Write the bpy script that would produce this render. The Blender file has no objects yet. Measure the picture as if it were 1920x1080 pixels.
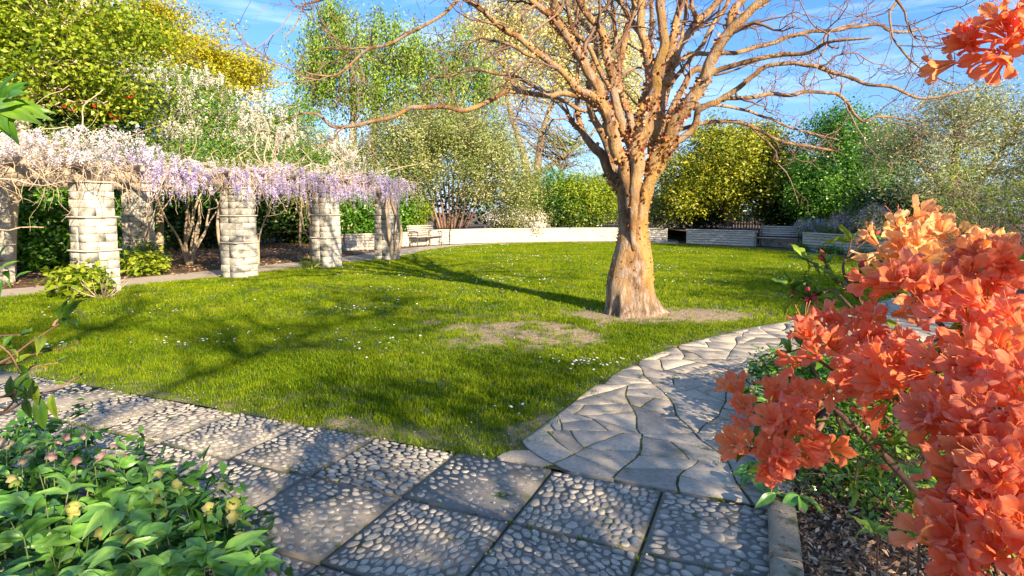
import bpy, math, random
import numpy as np
from mathutils import Vector, Matrix, noise as mnoise
RS = np.random.default_rng(7)
random.seed(7)
sc = bpy.context.scene
COL = sc.collection
# ------------------------------------------------------------------ camera, sky, sun, exposure
F = 1100.0; PITCH = math.radians(4.5); HOR = 395.0; H = 1.6
CY = HOR + F * math.tan(PITCH)
cam_d = bpy.data.cameras.new('camera'); cam = bpy.data.objects.new('camera', cam_d); COL.objects.link(cam)
cam.location = (0, 0, H); cam.rotation_euler = (math.pi/2 - PITCH, 0, 0)
cam_d.sensor_width = 36; cam_d.lens = F/1920*36; cam_d.shift_y = -(540-CY)/1920
cam_d.clip_start = .05; cam_d.clip_end = 900
sc.camera = cam
SUN_AZ = math.radians(34); SUN_EL = math.radians(23)      # sun stands behind the camera, to the right
SUNV = np.array([math.sin(SUN_AZ)*math.cos(SUN_EL), -math.cos(SUN_AZ)*math.cos(SUN_EL), math.sin(SUN_EL)])
w = bpy.data.worlds.new('World'); sc.world = w; w.use_nodes = True
nt = w.node_tree; N = nt.nodes; LK = nt.links
for n in list(N): N.remove(n)
out = N.new('ShaderNodeOutputWorld'); bg = N.new('ShaderNodeBackground')
sky = N.new('ShaderNodeTexSky'); sky.sky_type = 'NISHITA'; sky.sun_disc = False
sky.sun_elevation = SUN_EL; sky.sun_rotation = math.pi - SUN_AZ
sky.air_density = 1.1; sky.dust_density = .6; sky.ozone_density = 2.0
gam = N.new('ShaderNodeGamma'); gam.inputs['Gamma'].default_value = .9; LK.new(sky.outputs[0], gam.inputs['Color'])
hsv = N.new('ShaderNodeHueSaturation'); hsv.inputs['Saturation'].default_value = 1.15; hsv.inputs['Value'].default_value = .51
tin = N.new('ShaderNodeMix'); tin.data_type = 'RGBA'; tin.blend_type = 'MULTIPLY'; tin.inputs['Factor'].default_value = 1; tin.inputs['B'].default_value = (.88, .96, 1.18, 1)
LK.new(gam.outputs[0], tin.inputs['A']); air = N.new('ShaderNodeMix'); air.data_type = 'RGBA'; air.inputs['Factor'].default_value = .35; air.inputs['B'].default_value = (.55, 1.6, 3.9, 1)
LK.new(tin.outputs['Result'], air.inputs['A']); LK.new(air.outputs['Result'], hsv.inputs['Color'])
tc = N.new('ShaderNodeTexCoord'); mp = N.new('ShaderNodeMapping'); mp.inputs['Scale'].default_value = (1.2, 1.2, 6.5); mp.inputs['Rotation'].default_value = (.12, .18, 0)
LK.new(tc.outputs['Generated'], mp.inputs['Vector'])
nz = N.new('ShaderNodeTexNoise'); nz.inputs['Scale'].default_value = 2.1; nz.inputs['Detail'].default_value = 9; nz.inputs['Roughness'].default_value = .62; nz.inputs['Distortion'].default_value = .5
LK.new(mp.outputs[0], nz.inputs['Vector'])
cr = N.new('ShaderNodeValToRGB'); cr.color_ramp.elements[0].position = .46; cr.color_ramp.elements[1].position = .86
cr.color_ramp.elements[0].color = (0,0,0,1); cr.color_ramp.elements[1].color = (.75,.75,.75,1)
LK.new(nz.outputs['Fac'], cr.inputs[0])
mx = N.new('ShaderNodeMix'); mx.data_type = 'RGBA'; mx.inputs['B'].default_value = (3.0, 3.4, 4.0, 1)
LK.new(cr.outputs[0], mx.inputs['Factor']); LK.new(hsv.outputs[0], mx.inputs['A'])
LK.new(mx.outputs['Result'], bg.inputs['Color']); bg.inputs['Strength'].default_value = .15
LK.new(bg.outputs[0], out.inputs[0])
sd = bpy.data.lights.new('sun', 'SUN'); sd.energy = 4.3; sd.angle = math.radians(.55); sd.color = (1, .82, .58)
so = bpy.data.objects.new('sun', sd); COL.objects.link(so)
so.rotation_euler = Vector(SUNV).to_track_quat('Z', 'Y').to_euler(); so.location = (6, -8, 12)
vs = sc.view_settings; vs.view_transform = 'Standard'; vs.look = 'None'; vs.gamma = 1; vs.use_curve_mapping = False; vs.exposure = 1.9
sc.cycles.max_bounces = 8; sc.cycles.diffuse_bounces = 3; sc.cycles.transmission_bounces = 4; sc.cycles.transparent_max_bounces = 6
sc.cycles.use_denoising = True

# ------------------------------------------------------------------ picture <-> place
def ray(px, py):
    x = (px-960)/F; y = (CY-py)/F
    return x, math.cos(PITCH)+y*math.sin(PITCH), -math.sin(PITCH)+y*math.cos(PITCH)
def W(px, py, D):
    x, dy, dz = ray(px, py); t = D/dy
    return np.array([x*t, D, H+dz*t])
def G(px, py, z=0):
    x, dy, dz = ray(px, py); t = (z-H)/dz
    return np.array([x*t, dy*t])
def project(P):
    P = np.atleast_2d(P); d = P - np.array([0,0,H])
    f = d[:,1]*math.cos(PITCH) - d[:,2]*math.sin(PITCH); u = d[:,1]*math.sin(PITCH)+d[:,2]*math.cos(PITCH)
    return np.c_[960+F*d[:,0]/f, CY-F*u/f, f]

# ------------------------------------------------------------------ materials
MATS = {}
def newmat(name):
    m = bpy.data.materials.new(name); m.use_nodes = True
    t = m.node_tree; b = t.nodes['Principled BSDF']; return m, t, b
def ramp(t, cols, src=None, pos=None):
    r = t.nodes.new('ShaderNodeValToRGB'); e = r.color_ramp.elements
    k = len(cols)
    while len(e) < k: e.new(.5)
    for i, c in enumerate(cols):
        e[i].position = pos[i] if pos else i/(k-1); e[i].color = (*c, 1)
    if src: t.links.new(src, r.inputs[0])
    return r
def leafmat(name, cols, trans=.35, rough=.5, spec=.35, tcol=1.25, pos=None, inst=False):
    m, t, b = newmat(name)
    a = t.nodes.new('ShaderNodeAttribute'); a.attribute_name = 'rnd'
    src = a.outputs['Fac']
    if inst:
        oi = t.nodes.new('ShaderNodeObjectInfo')
        ad = t.nodes.new('ShaderNodeMath'); ad.operation = 'ADD'; mu = t.nodes.new('ShaderNodeMath'); mu.operation = 'MULTIPLY_ADD'
        mu.inputs[1].default_value = .5; mu.inputs[2].default_value = -.25
        t.links.new(oi.outputs['Random'], mu.inputs[0]); t.links.new(mu.outputs[0], ad.inputs[0]); t.links.new(src, ad.inputs[1]); src = ad.outputs[0]
        nn = t.nodes.new('ShaderNodeTexNoise'); nn.inputs['Scale'].default_value = .9; nn.inputs['Detail'].default_value = 5; nn.inputs['Roughness'].default_value = .7; t.links.new(oi.outputs['Location'], nn.inputs['Vector'])
        m2 = t.nodes.new('ShaderNodeMath'); m2.operation = 'MULTIPLY_ADD'; m2.inputs[1].default_value = 1.7; m2.inputs[2].default_value = -.85; t.links.new(nn.outputs['Fac'], m2.inputs[0])
        a2 = t.nodes.new('ShaderNodeMath'); a2.operation = 'ADD'; t.links.new(m2.outputs[0], a2.inputs[0]); t.links.new(src, a2.inputs[1]); src = a2.outputs[0]
    r = ramp(t, cols, src, pos)
    t.links.new(r.outputs[0], b.inputs['Base Color']); b.inputs['Roughness'].default_value = rough
    b.inputs['Specular IOR Level'].default_value = spec
    tr = t.nodes.new('ShaderNodeBsdfTranslucent')
    g = t.nodes.new('ShaderNodeVectorMath'); g.operation = 'SCALE'; g.inputs['Scale'].default_value = tcol
    t.links.new(r.outputs[0], g.inputs[0]); t.links.new(g.outputs[0], tr.inputs['Color'])
    mi = t.nodes.new('ShaderNodeMixShader'); mi.inputs[0].default_value = trans
    t.links.new(b.outputs[0], mi.inputs[1]); t.links.new(tr.outputs[0], mi.inputs[2])
    t.links.new(mi.outputs[0], t.nodes['Material Output'].inputs[0])
    return m
def stonemat(name, cols, scale=6, bump=.4, bscale=40, rough=.85, attr=True, pos=None, stretch=(1,1,1), extra=None, dist=.01, amt=.5, fine=.45):
    """colour from object-space noise plus a per-face / per-object random shift"""
    m, t, b = newmat(name)
    g = t.nodes.new('ShaderNodeNewGeometry')
    mp = t.nodes.new('ShaderNodeMapping'); mp.inputs['Scale'].default_value = stretch
    t.links.new(g.outputs['Position'], mp.inputs[0])
    n = t.nodes.new('ShaderNodeTexNoise'); n.inputs['Scale'].default_value = scale; n.inputs['Detail'].default_value = 7; n.inputs['Roughness'].default_value = .65
    t.links.new(mp.outputs[0], n.inputs['Vector'])
    src = n.outputs['Fac']
    if attr:
        a = t.nodes.new('ShaderNodeAttribute'); a.attribute_name = 'rnd'; oi = t.nodes.new('ShaderNodeObjectInfo')
        s = t.nodes.new('ShaderNodeMath'); s.operation = 'ADD'
        t.links.new(a.outputs['Fac'], s.inputs[0]); t.links.new(oi.outputs['Random'], s.inputs[1])
        fr = t.nodes.new('ShaderNodeMath'); fr.operation = 'FRACT'; t.links.new(s.outputs[0], fr.inputs[0])
        ma = t.nodes.new('ShaderNodeMath'); ma.operation = 'MULTIPLY_ADD'; ma.inputs[1].default_value = amt; ma.inputs[2].default_value = -amt/2
        t.links.new(fr.outputs[0], ma.inputs[0])
        ad = t.nodes.new('ShaderNodeMath'); ad.operation = 'ADD'; t.links.new(ma.outputs[0], ad.inputs[0]); t.links.new(src, ad.inputs[1]); src = ad.outputs[0]
    r = ramp(t, cols, src, pos)
    colout = r.outputs[0]
    n2 = t.nodes.new('ShaderNodeTexNoise'); n2.inputs['Scale'].default_value = bscale; n2.inputs['Detail'].default_value = 8; n2.inputs['Roughness'].default_value = .7
    t.links.new(mp.outputs[0], n2.inputs['Vector'])
    mxx = t.nodes.new('ShaderNodeMix'); mxx.data_type = 'RGBA'; mxx.blend_type = 'OVERLAY'; mxx.inputs['Factor'].default_value = fine
    t.links.new(colout, mxx.inputs['A']); t.links.new(n2.outputs['Fac'], mxx.inputs['B']); colout = mxx.outputs['Result']
    if extra:   # second colour where a large noise is high: moss, lichen
        n3 = t.nodes.new('ShaderNodeTexNoise'); n3.inputs['Scale'].default_value = extra[1]; n3.inputs['Detail'].default_value = 6; t.links.new(g.outputs['Position'], n3.inputs['Vector'])
        r3 = ramp(t, [(0,0,0),(1,1,1)], n3.outputs['Fac'], [extra[2], extra[2]+.12])
        mm = t.nodes.new('ShaderNodeMix'); mm.data_type = 'RGBA'; mm.inputs['B'].default_value = (*extra[0], 1)
        t.links.new(r3.outputs[0], mm.inputs['Factor']); t.links.new(colout, mm.inputs['A']); colout = mm.outputs['Result']
    t.links.new(colout, b.inputs['Base Color']); b.inputs['Roughness'].default_value = rough; b.inputs['Specular IOR Level'].default_value = .3
    bp = t.nodes.new('ShaderNodeBump'); bp.inputs['Strength'].default_value = bump; bp.inputs['Distance'].default_value = dist
    t.links.new(n2.outputs['Fac'], bp.inputs['Height']); t.links.new(bp.outputs[0], b.inputs['Normal'])
    return m

# ------------------------------------------------------------------ object helpers
def mesh(name, V, Fs, mat=None, rnd=None, smooth=False, quad=None):
    """V (n,3); Fs: (m,k) array or list of arrays of different k"""
    me = bpy.data.meshes.new(name)
    V = np.asarray(V, dtype=np.float32)
    if isinstance(Fs, np.ndarray): Fs = [Fs]
    Fs = [np.asarray(f, dtype=np.int32) for f in Fs if len(f)]
    me.vertices.add(len(V)); me.vertices.foreach_set('co', V.ravel())
    loops = np.concatenate([f.ravel() for f in Fs]); tot = np.concatenate([np.full(len(f), f.shape[1], np.int32) for f in Fs])
    st = np.concatenate([[0], np.cumsum(tot)[:-1]]).astype(np.int32)
    me.loops.add(len(loops)); me.loops.foreach_set('vertex_index', loops)
    me.polygons.add(len(tot)); me.polygons.foreach_set('loop_start', st); me.polygons.foreach_set('loop_total', tot)
    if smooth: me.polygons.foreach_set('use_smooth', np.ones(len(tot), bool))
    if rnd is not None:
        rnd = np.asarray(rnd, np.float32)
        dom = 'POINT' if len(rnd) == len(V) else 'FACE'
        at = me.attributes.new('rnd', 'FLOAT', dom); at.data.foreach_set('value', rnd)
    me.update(calc_edges=True); me.validate()
    if mat: me.materials.append(mat)
    return me
def ob(name, me, parent=None, loc=None, rot=None, scale=None, **props):
    o = bpy.data.objects.new(name, me); COL.objects.link(o)
    if parent is not None: o.parent = parent
    if loc is not None: o.location = [float(a) for a in loc]
    if rot is not None: o.rotation_euler = rot
    if scale is not None: o.scale = scale
    for k, v in props.items(): o[k] = v
    return o
def thing(name, label, cat, loc=(0,0,0), rotz=0, group=None):
    o = bpy.data.objects.new(name, None); COL.objects.link(o); o.location = [float(a) for a in loc]; o.rotation_euler = (0,0,rotz)
    o.empty_display_size = .2
    o['label'] = label; o['category'] = cat
    if group: o['group'] = group
    return o
def part(name, me, root, **props):
    """a part whose mesh was built in world coordinates"""
    o = bpy.data.objects.new(name, me); COL.objects.link(o); o.parent = root
    p = root
    M = Matrix.Identity(4)
    while p is not None:
        M = Matrix.LocRotScale(p.location, p.rotation_euler, p.scale) @ M; p = p.parent
    o.matrix_local = M.inverted()
    for k, v in props.items(): o[k] = v
    return o
class MB:
    def __init__(s): s.V=[]; s.F={}; s.n=0; s.R={}
    def add(s, V, Fc, rnd=None):
        V=np.asarray(V,float).reshape(-1,3)
        if not isinstance(Fc, list): Fc=[Fc]
        for f in Fc:
            f=np.asarray(f,int)
            if len(f)==0: continue
            k=f.shape[1]; s.F.setdefault(k,[]).append(f+s.n); r=np.full(len(f), RS.random() if rnd is None else 0.) if (rnd is None or np.isscalar(rnd)) else np.asarray(rnd)
            if rnd is not None and np.isscalar(rnd): r=np.full(len(f), float(rnd))
            s.R.setdefault(k,[]).append(r)
        s.V.append(V); s.n+=len(V)
    def mesh(s, name, mat, smooth=False):
        ks=sorted(s.F)
        return mesh(name, np.concatenate(s.V), [np.concatenate(s.F[k]) for k in ks], mat, np.concatenate([np.concatenate(s.R[k]) for k in ks]), smooth)
def norm(a): return a/np.maximum(np.linalg.norm(a, axis=-1, keepdims=True), 1e-9)
def box(c, s, ax=None):
    c=np.asarray(c,float); s=np.asarray(s,float)/2
    v=np.array([[x,y,z] for z in(-1,1) for y in(-1,1) for x in(-1,1)],float)*s
    if ax is not None: v=v@np.asarray(ax)      # rows of ax are the box axes
    f=np.array([[0,2,3,1],[4,5,7,6],[0,1,5,4],[2,6,7,3],[0,4,6,2],[1,3,7,5]])
    return v+c, f
def tube(P, R, sides=8, cap=True):
    P=np.asarray(P,float); k=len(P); R=np.broadcast_to(np.asarray(R,float),(k,))
    T=norm(np.gradient(P,axis=0)); u=np.cross(T[0],[0,0,1.]);
    if np.linalg.norm(u)<.1: u=np.cross(T[0],[1.,0,0])
    u=u/np.linalg.norm(u); U=[]
    for i in range(k):
        u=u-T[i]*(u@T[i]); u=u/np.linalg.norm(u); U.append(u)
    U=np.array(U); Vv=np.cross(T,U); a=np.linspace(0,2*math.pi,sides,endpoint=False)
    V=(P[:,None]+R[:,None,None]*(np.cos(a)[None,:,None]*U[:,None]+np.sin(a)[None,:,None]*Vv[:,None])).reshape(-1,3)
    i,j=np.meshgrid(np.arange(k-1),np.arange(sides),indexing='ij'); i=i.ravel(); j=j.ravel(); j2=(j+1)%sides
    Fq=np.c_[i*sides+j,i*sides+j2,(i+1)*sides+j2,(i+1)*sides+j]
    fs=[Fq]
    if cap: fs.append(np.array([[ (k-1)*sides+q for q in range(sides)]])); fs.append(np.array([[q for q in range(sides-1,-1,-1)]]))
    return V, fs
def tubes_batch(P, R, sides=3):
    """P (n,k,3) R (n,k) -> V, F, rnd"""
    n,k,_=P.shape; T=norm(np.gradient(P,axis=1)); ref=norm(np.cross(P[:,-1]-P[:,0], RS.normal(size=(n,3))))[:,None]
    U=norm(ref-T*(ref*T).sum(-1,keepdims=True)); Vv=np.cross(T,U); a=np.linspace(0,2*math.pi,sides,endpoint=False)
    V=P[:,:,None]+R[:,:,None,None]*(np.cos(a)[:,None]*U[:,:,None]+np.sin(a)[:,None]*Vv[:,:,None])
    b=(np.arange(n)*k*sides)[:,None,None]; i=np.arange(k-1)[None,:,None]; j=np.arange(sides)[None,None,:]; j2=(j+1)%sides
    Fq=np.stack([b+i*sides+j,b+i*sides+j2,b+(i+1)*sides+j2,b+(i+1)*sides+j],-1).reshape(-1,4)
    return V.reshape(-1,3), Fq, np.repeat(RS.random(n),(k-1)*sides)
def smoothpath(P, m=4):
    P=np.asarray(P,float); n=len(P); Q=np.vstack([2*P[0]-P[1],P,2*P[-1]-P[-2]]); o=[]
    for i in range(n-1):
        p0,p1,p2,p3=Q[i:i+4]
        for t in np.linspace(0,1,m,endpoint=False):
            o.append(.5*((2*p1)+(-p0+p2)*t+(2*p0-5*p1+4*p2-p3)*t*t+(-p0+3*p1-3*p2+p3)*t**3))
    o.append(P[-1]); return np.array(o)
def leaves(P, D, Nn, L, Wd, droop=.15):
    """one folded quad per leaf: base, side, tip, side"""
    n=len(P); L=np.broadcast_to(L,(n,))[:,None]; Wd=np.broadcast_to(Wd,(n,))[:,None]
    D=norm(D); S=norm(np.cross(D,Nn)); Nn=np.cross(S,D)
    V=np.stack([P, P+D*L*.45+S*Wd*.5+Nn*L*.1, P+D*L-Nn*L*droop, P+D*L*.45-S*Wd*.5+Nn*L*.1],1).reshape(-1,3)
    return V, np.arange(4*n).reshape(-1,4)
def blobs_sample(blobs, n, shell=.35, lump=.0):
    """points in a union of ellipsoids, biased to the shells. blobs: (centre3, radii3)"""
    wts=np.array([ (b[1][0]*b[1][1]*b[1][2])**(2/3.) for b in blobs]); wts/=wts.sum()
    k=RS.choice(len(blobs),n,p=wts); d=norm(RS.normal(size=(n,3))); r=RS.random(n)**shell
    C=np.array([b[0] for b in blobs])[k]; Rr=np.array([b[1] for b in blobs])[k]
    bump=1+lump*np.array([mnoise.noise(Vector((float(a[0]*2.3+kk*5),float(a[1]*2.3),float(a[2]*2.3)))) for a,kk in zip(d,k)]) if lump else np.ones(n)
    return C+d*Rr*(r*bump)[:,None], norm(d/np.maximum(Rr,.01)), k
def pxblob(px,py,D,rx,ry,rd): return (W(px,py,D), np.array([rx*D/F, rd, ry*D/F]))
def foliage(name, root, mat, blobs, nclump, per, L, Wd, spread, shell=.35, lump=.35, cl=(1,1,1), updir=.35, hang=0, outn=.6, kind='stuff', cen=None, flat=0, zmin=.05, lab=None, rshift=0):
    if cen is None: C,O,_=blobs_sample(blobs,nclump,shell,lump)
    else: C=cen; O=norm(RS.normal(size=C.shape)+[0,0,.5]); nclump=len(C)
    n=nclump*per; idx=np.repeat(np.arange(nclump),per)
    off=RS.normal(size=(n,3))*spread*np.array(cl); P=C[idx]+off
    Nn=norm(O[idx]*outn+np.array([0,0,updir])+norm(off)*.35+RS.normal(size=(n,3))*(.55-flat))
    D=norm(RS.normal(size=(n,3))*(1,1,.6)+O[idx]*.4+np.array([0,0,-hang]))
    m=P[:,2]>zmin; P,Nn,D,idx=P[m],Nn[m],D[m],idx[m]; n=len(P)
    sz=RS.uniform(.65,1.25,n)
    V,Fq=leaves(P,D,Nn,L*sz,Wd*sz)
    cr_=RS.normal(.5,.16,nclump); r=np.clip(cr_[idx]+RS.normal(0,.14,n)+rshift,0,1)
    props={'kind':kind} if kind else {}
    return part(name, mesh(name,V,Fq,mat,r), root, **props), C
def bezier_limbs(starts, ends, r0, r1, k=8, wob=.06, sag=.12):
    n=len(starts); t=np.linspace(0,1,k)[None,:,None]; mid=(starts+ends)/2; ln=np.linalg.norm(ends-starts,axis=1)
    mid=mid+RS.normal(size=(n,3))*ln[:,None]*.09+np.array([0,0,1])*ln[:,None]*sag
    P=(1-t)**2*starts[:,None]+2*t*(1-t)*mid[:,None]+t*t*ends[:,None]
    w_=RS.normal(size=(n,k,3))*ln[:,None,None]*wob/2; w_[:,0]=0; P=P+w_
    R=r0[:,None]*(1-t[...,0])+r1*t[...,0]
    return P,R
def spawn(P, R, m, lmin, lmax, k=7, ang=.9, up=.1, curl=.5, rr=.55, rmin=.002, tmin=.15, grav=0):
    n,kk,_=P.shape; i=RS.integers(0,n,m); t=RS.uniform(tmin,.98,m)*(kk-1); a=np.floor(t).astype(int).clip(0,kk-2); f=(t-a)[:,None]
    base=P[i,a]*(1-f)+P[i,a+1]*f; T=norm(P[i,a+1]-P[i,a]); r=(R[i,a]*(1-f[:,0])+R[i,a+1]*f[:,0])
    rnd=RS.normal(size=(m,3)); perp=norm(rnd-T*(rnd*T).sum(1,keepdims=True))
    D=norm(T*1.0+perp*ang*RS.uniform(.6,1.4,(m,1))+np.array([0,0,up])); L=RS.uniform(lmin,lmax,m)
    Q=[base]; d=D
    for s in range(k-1):
        d=norm(d+RS.normal(size=(m,3))*curl*.5+np.array([0,0,up*.25-grav])); Q.append(Q[-1]+d*(L/(k-1))[:,None])
    Q=np.stack(Q,1); rb=np.maximum(r*rr,rmin*1.6); RR=rb[:,None]*(1-np.linspace(0,1,k)[None])+rmin*np.linspace(0,1,k)[None]
    return Q,RR
def wood(name, root, mat, trunks, ends, r_limb=.05, r_tip=.008, sides=5, tsides=10, wob=.05, twigs=0, twl=(.3,.9), start=(.35,.95)):
    """trunks: list of (points, radii); ends: limb targets"""
    mb=MB(); tp=[]
    for P,R in trunks:
        Ps=smoothpath(P,4); Rr=np.interp(np.linspace(0,1,len(Ps)),np.linspace(0,1,len(R)),R)
        V,f=tube(Ps,Rr,tsides); mb.add(V,f); a=int(len(Ps)*start[0]); tp.append(Ps[a:])
    tp=np.vstack(tp)
    if len(ends):
        e=np.asarray(ends); d=np.linalg.norm(tp[None]-(e[:,None]-[0,0,.3]),axis=2)+np.maximum(0,tp[None,:,2]-e[:,None,2]+.2)*3
        s=tp[np.argmin(d+RS.random(d.shape)*.6,axis=1)]
        P,R=bezier_limbs(s,e,np.full(len(e),r_limb)*RS.uniform(.5,1.1,len(e)),r_tip,8,wob)
        V,f,r=tubes_batch(P,R,sides); mb.add(V,f,r)
        if twigs:
            Q,RR=spawn(P,R,twigs,*twl,rmin=r_tip*.5); V,f,r=tubes_batch(Q,RR,3); mb.add(V,f,r)
    return part(name, mb.mesh(name,mat,True), root)
def inpoly(P, poly):
    x,y=P[:,0],P[:,1]; poly=np.asarray(poly); c=np.zeros(len(P),bool); j=len(poly)-1
    for i in range(len(poly)):
        xi,yi=poly[i]; xj,yj=poly[j]
        m=((yi>y)!=(yj>y)); 
        with np.errstate(divide='ignore',invalid='ignore'): c^= m & (x < (xj-xi)*(y-yi)/(yj-yi+1e-12)+xi)
        j=i
    return c
def edge_dist(P, poly):
    poly=np.asarray(poly); a=poly; b=np.roll(poly,-1,0); d=np.full(len(P),1e9)
    for p,q in zip(a,b):
        e=q-p; t=np.clip(((P-p)@e)/(e@e+1e-9),0,1); d=np.minimum(d,np.linalg.norm(P-(p+t[:,None]*e),axis=1))
    return d
_tab=RS.random((64,64))
def vnoise(x,y):
    xi=np.floor(x).astype(int); yi=np.floor(y).astype(int); fx=x-xi; fy=y-yi; fx=fx*fx*(3-2*fx); fy=fy*fy*(3-2*fy)
    g=lambda a,b:_tab[a%64,b%64]
    return (g(xi,yi)*(1-fx)+g(xi+1,yi)*fx)*(1-fy)+(g(xi,yi+1)*(1-fx)+g(xi+1,yi+1)*fx)*fy
def fbm(x,y,o=4): return sum(vnoise(x*2**i+i*7.3,y*2**i+i*3.1)/2**i for i in range(o))/sum(1/2**i for i in range(o))
def sheet(name, poly, z, mat, **props):
    poly=np.asarray(poly,float); V=np.c_[poly,np.full(len(poly),z)]
    a=.5*np.sum(poly[:,0]*np.roll(poly[:,1],-1)-np.roll(poly[:,0],-1)*poly[:,1])
    idx=list(range(len(poly)));
    if a<0: idx=idx[::-1]
    return ob(name, mesh(name,V,np.array([idx]),mat), kind='structure', **props)
def clip_half(poly, n, c):
    """keep points with p.n <= c"""
    out_=[]; k=len(poly)
    for i in range(k):
        p,q=poly[i],poly[(i+1)%k]; dp=p[0]*n[0]+p[1]*n[1]-c; dq=q[0]*n[0]+q[1]*n[1]-c
        if dp<=0: out_.append(p)
        if (dp<0<dq) or (dq<0<dp):
            t=dp/(dp-dq); out_.append((p[0]+(q[0]-p[0])*t,p[1]+(q[1]-p[1])*t))
    return out_
def voronoi(pts, bounds, rmax, wt=None):
    """cells of pts clipped to a bounding convex polygon; rmax: neighbour reach"""
    pts=np.asarray(pts); cells=[]
    for i,p in enumerate(pts):
        d=np.hypot(*(pts-p).T); nb=np.argsort(d)[1:22]; nb=nb[d[nb]<rmax]
        c=[tuple(q) for q in bounds] if bounds is not None else [(p[0]-rmax/2,p[1]-rmax/2),(p[0]+rmax/2,p[1]-rmax/2),(p[0]+rmax/2,p[1]+rmax/2),(p[0]-rmax/2,p[1]+rmax/2)]
        for j in nb:
            q=pts[j]; n=q-p; c=clip_half(c,n,n@(p+q)/2+(0 if wt is None else (wt[i]-wt[j])/2))
            if len(c)<3: break
        cells.append(c)
    return cells
def shrink(poly, d):
    """inset a convex polygon by d"""
    P=np.asarray(poly); c=P.mean(0); out_=[tuple(p) for p in P]
    for i in range(len(P)):
        a,b=P[i],P[(i+1)%len(P)]; e=b-a; L=np.hypot(*e)
        if L<1e-6: continue
        n=np.array([e[1],-e[0]])/L
        if n@(c-a)>0: n=-n
        out_=clip_half(out_,n,n@a-d)
        if len(out_)<3: return None
    return np.array(out_)

# ------------------------------------------------------------------ palette
M_soil=stonemat('soil',[(.05,.03,.02),(.12,.075,.045),(.2,.13,.08)],scale=4,bscale=60,bump=.8,attr=False,dist=.03)
M_lawnsoil=None
M_flag=stonemat('flagstone',[(.2,.175,.14),(.35,.3,.235),(.5,.43,.33)],scale=3.2,bscale=38,bump=.45,amt=.5,extra=((.15,.145,.09),5,.6),fine=.6)
M_peb=stonemat('pebble',[(.175,.158,.13),(.32,.285,.23),(.47,.415,.32)],scale=9,bscale=90,bump=.12,rough=.62,amt=.8,dist=.004,fine=.25)
M_mortar=stonemat('mortar',[(.1,.09,.075),(.2,.18,.15),(.3,.27,.23)],scale=8,bscale=90,bump=.6,attr=False,extra=((.07,.085,.02),5,.6))
M_joint=stonemat('joint_moss',[(.035,.035,.018),(.07,.07,.03),(.12,.09,.05)],scale=7,bscale=80,bump=.7,attr=False)
M_conc=stonemat('concrete_path',[(.25,.21,.17),(.36,.31,.25),(.44,.38,.31)],scale=1.6,bscale=40,bump=.3,attr=False)
M_kerb=stonemat('kerb_concrete',[(.12,.095,.06),(.29,.235,.16),(.42,.36,.26)],scale=7,bscale=60,bump=.9,attr=False,extra=((.1,.11,.04),9,.55),fine=.7)
M_stone=stonemat('cream_stone',[(.26,.245,.21),(.45,.42,.36),(.6,.56,.48)],scale=3.4,bscale=26,bump=1.,amt=.16,extra=((.2,.19,.15),3.5,.55),dist=.03)
M_wallst=stonemat('white_wall_stone',[(.34,.31,.26),(.5,.46,.38),(.64,.59,.5)],scale=1.5,bscale=16,bump=1,amt=.4,dist=.03,fine=.3)
M_cap=stonemat('coping_stone',[(.33,.29,.24),(.48,.43,.36),(.56,.51,.43)],scale=3,bscale=30,bump=.6,attr=False)
M_beam=stonemat('weathered_beam',[(.16,.12,.09),(.3,.24,.18),(.4,.33,.26)],scale=3,bscale=30,bump=.5,stretch=(1,1,4),attr=False)
M_slat=stonemat('weathered_teak',[(.22,.19,.17),(.36,.31,.27),(.45,.4,.35)],scale=5,bscale=40,bump=.3,amt=.3)
M_iron=stonemat('painted_iron',[(.02,.025,.025),(.05,.055,.055),(.08,.085,.08)],scale=8,bscale=40,bump=.1,rough=.5,attr=False)
M_picket=stonemat('picket_wood',[(.42,.35,.22),(.55,.46,.3),(.62,.53,.37)],scale=5,bscale=30,bump=.2,amt=.3)
M_bark=stonemat('grey_bark',[(.09,.07,.05),(.18,.14,.1),(.3,.24,.17)],scale=5,bscale=25,bump=.8,attr=True,dist=.03)
M_vine=stonemat('tan_vine',[(.2,.15,.1),(.36,.28,.19),(.5,.4,.29)],scale=5,bscale=30,bump=.5,attr=True)
M_redstem=stonemat('reddish_stem',[(.08,.045,.03),(.17,.1,.06),(.28,.18,.11)],scale=4,bscale=25,bump=.5,attr=True)
M_litter=leafmat('dry_leaf',[(.06,.03,.014),(.2,.11,.055),(.38,.23,.125),(.56,.39,.25)],trans=.1,rough=.7)
M_petal=leafmat('fallen_petal',[(.55,.42,.33),(.72,.62,.52),(.8,.74,.68)],trans=.2,rough=.7)

# ------------------------------------------------------------------ ground
def ring(r,n,z): a=np.linspace(0,2*math.pi,n,endpoint=False); return np.c_[r*np.cos(a),r*np.sin(a)+15,np.full(n,z)]
Vg=np.vstack([ring(400,64,-.03),ring(60,64,-.01)]); fg=[[i,(i+1)%64,64+(i+1)%64,64+i] for i in range(64)]
me=mesh('ground',np.vstack([Vg]),[np.array(fg),np.array([[64+i for i in range(64)]])],M_soil)
ob('ground',me,kind='structure')
LAWN=smoothpath(np.array([(-9.9,9.9),(-8.1,12.2),(-6.4,15.1),(-5.0,17.6),(-3.9,20.2),(-3.4,23.3),(-2.2,26.2),(1.07,28.9),(5.0,29.3),(7.6,27.8),(9.7,25.0),(10.8,22),(11.1,19.1),(10.5,15.5),(8.3,11.9),(5.0,8.96),(3.14,7.74),(1.76,6.56),(.84,5.32),(.4,4.5),(.1,3.95)]),5)
LN=[(-.1,3.62)]+[(x_,3.62-.4286*(x_+.1)+.012*math.sin(x_*9)) for x_ in np.arange(-.4,-11.5,-.3)]+[(-11.5,8.6)]
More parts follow.
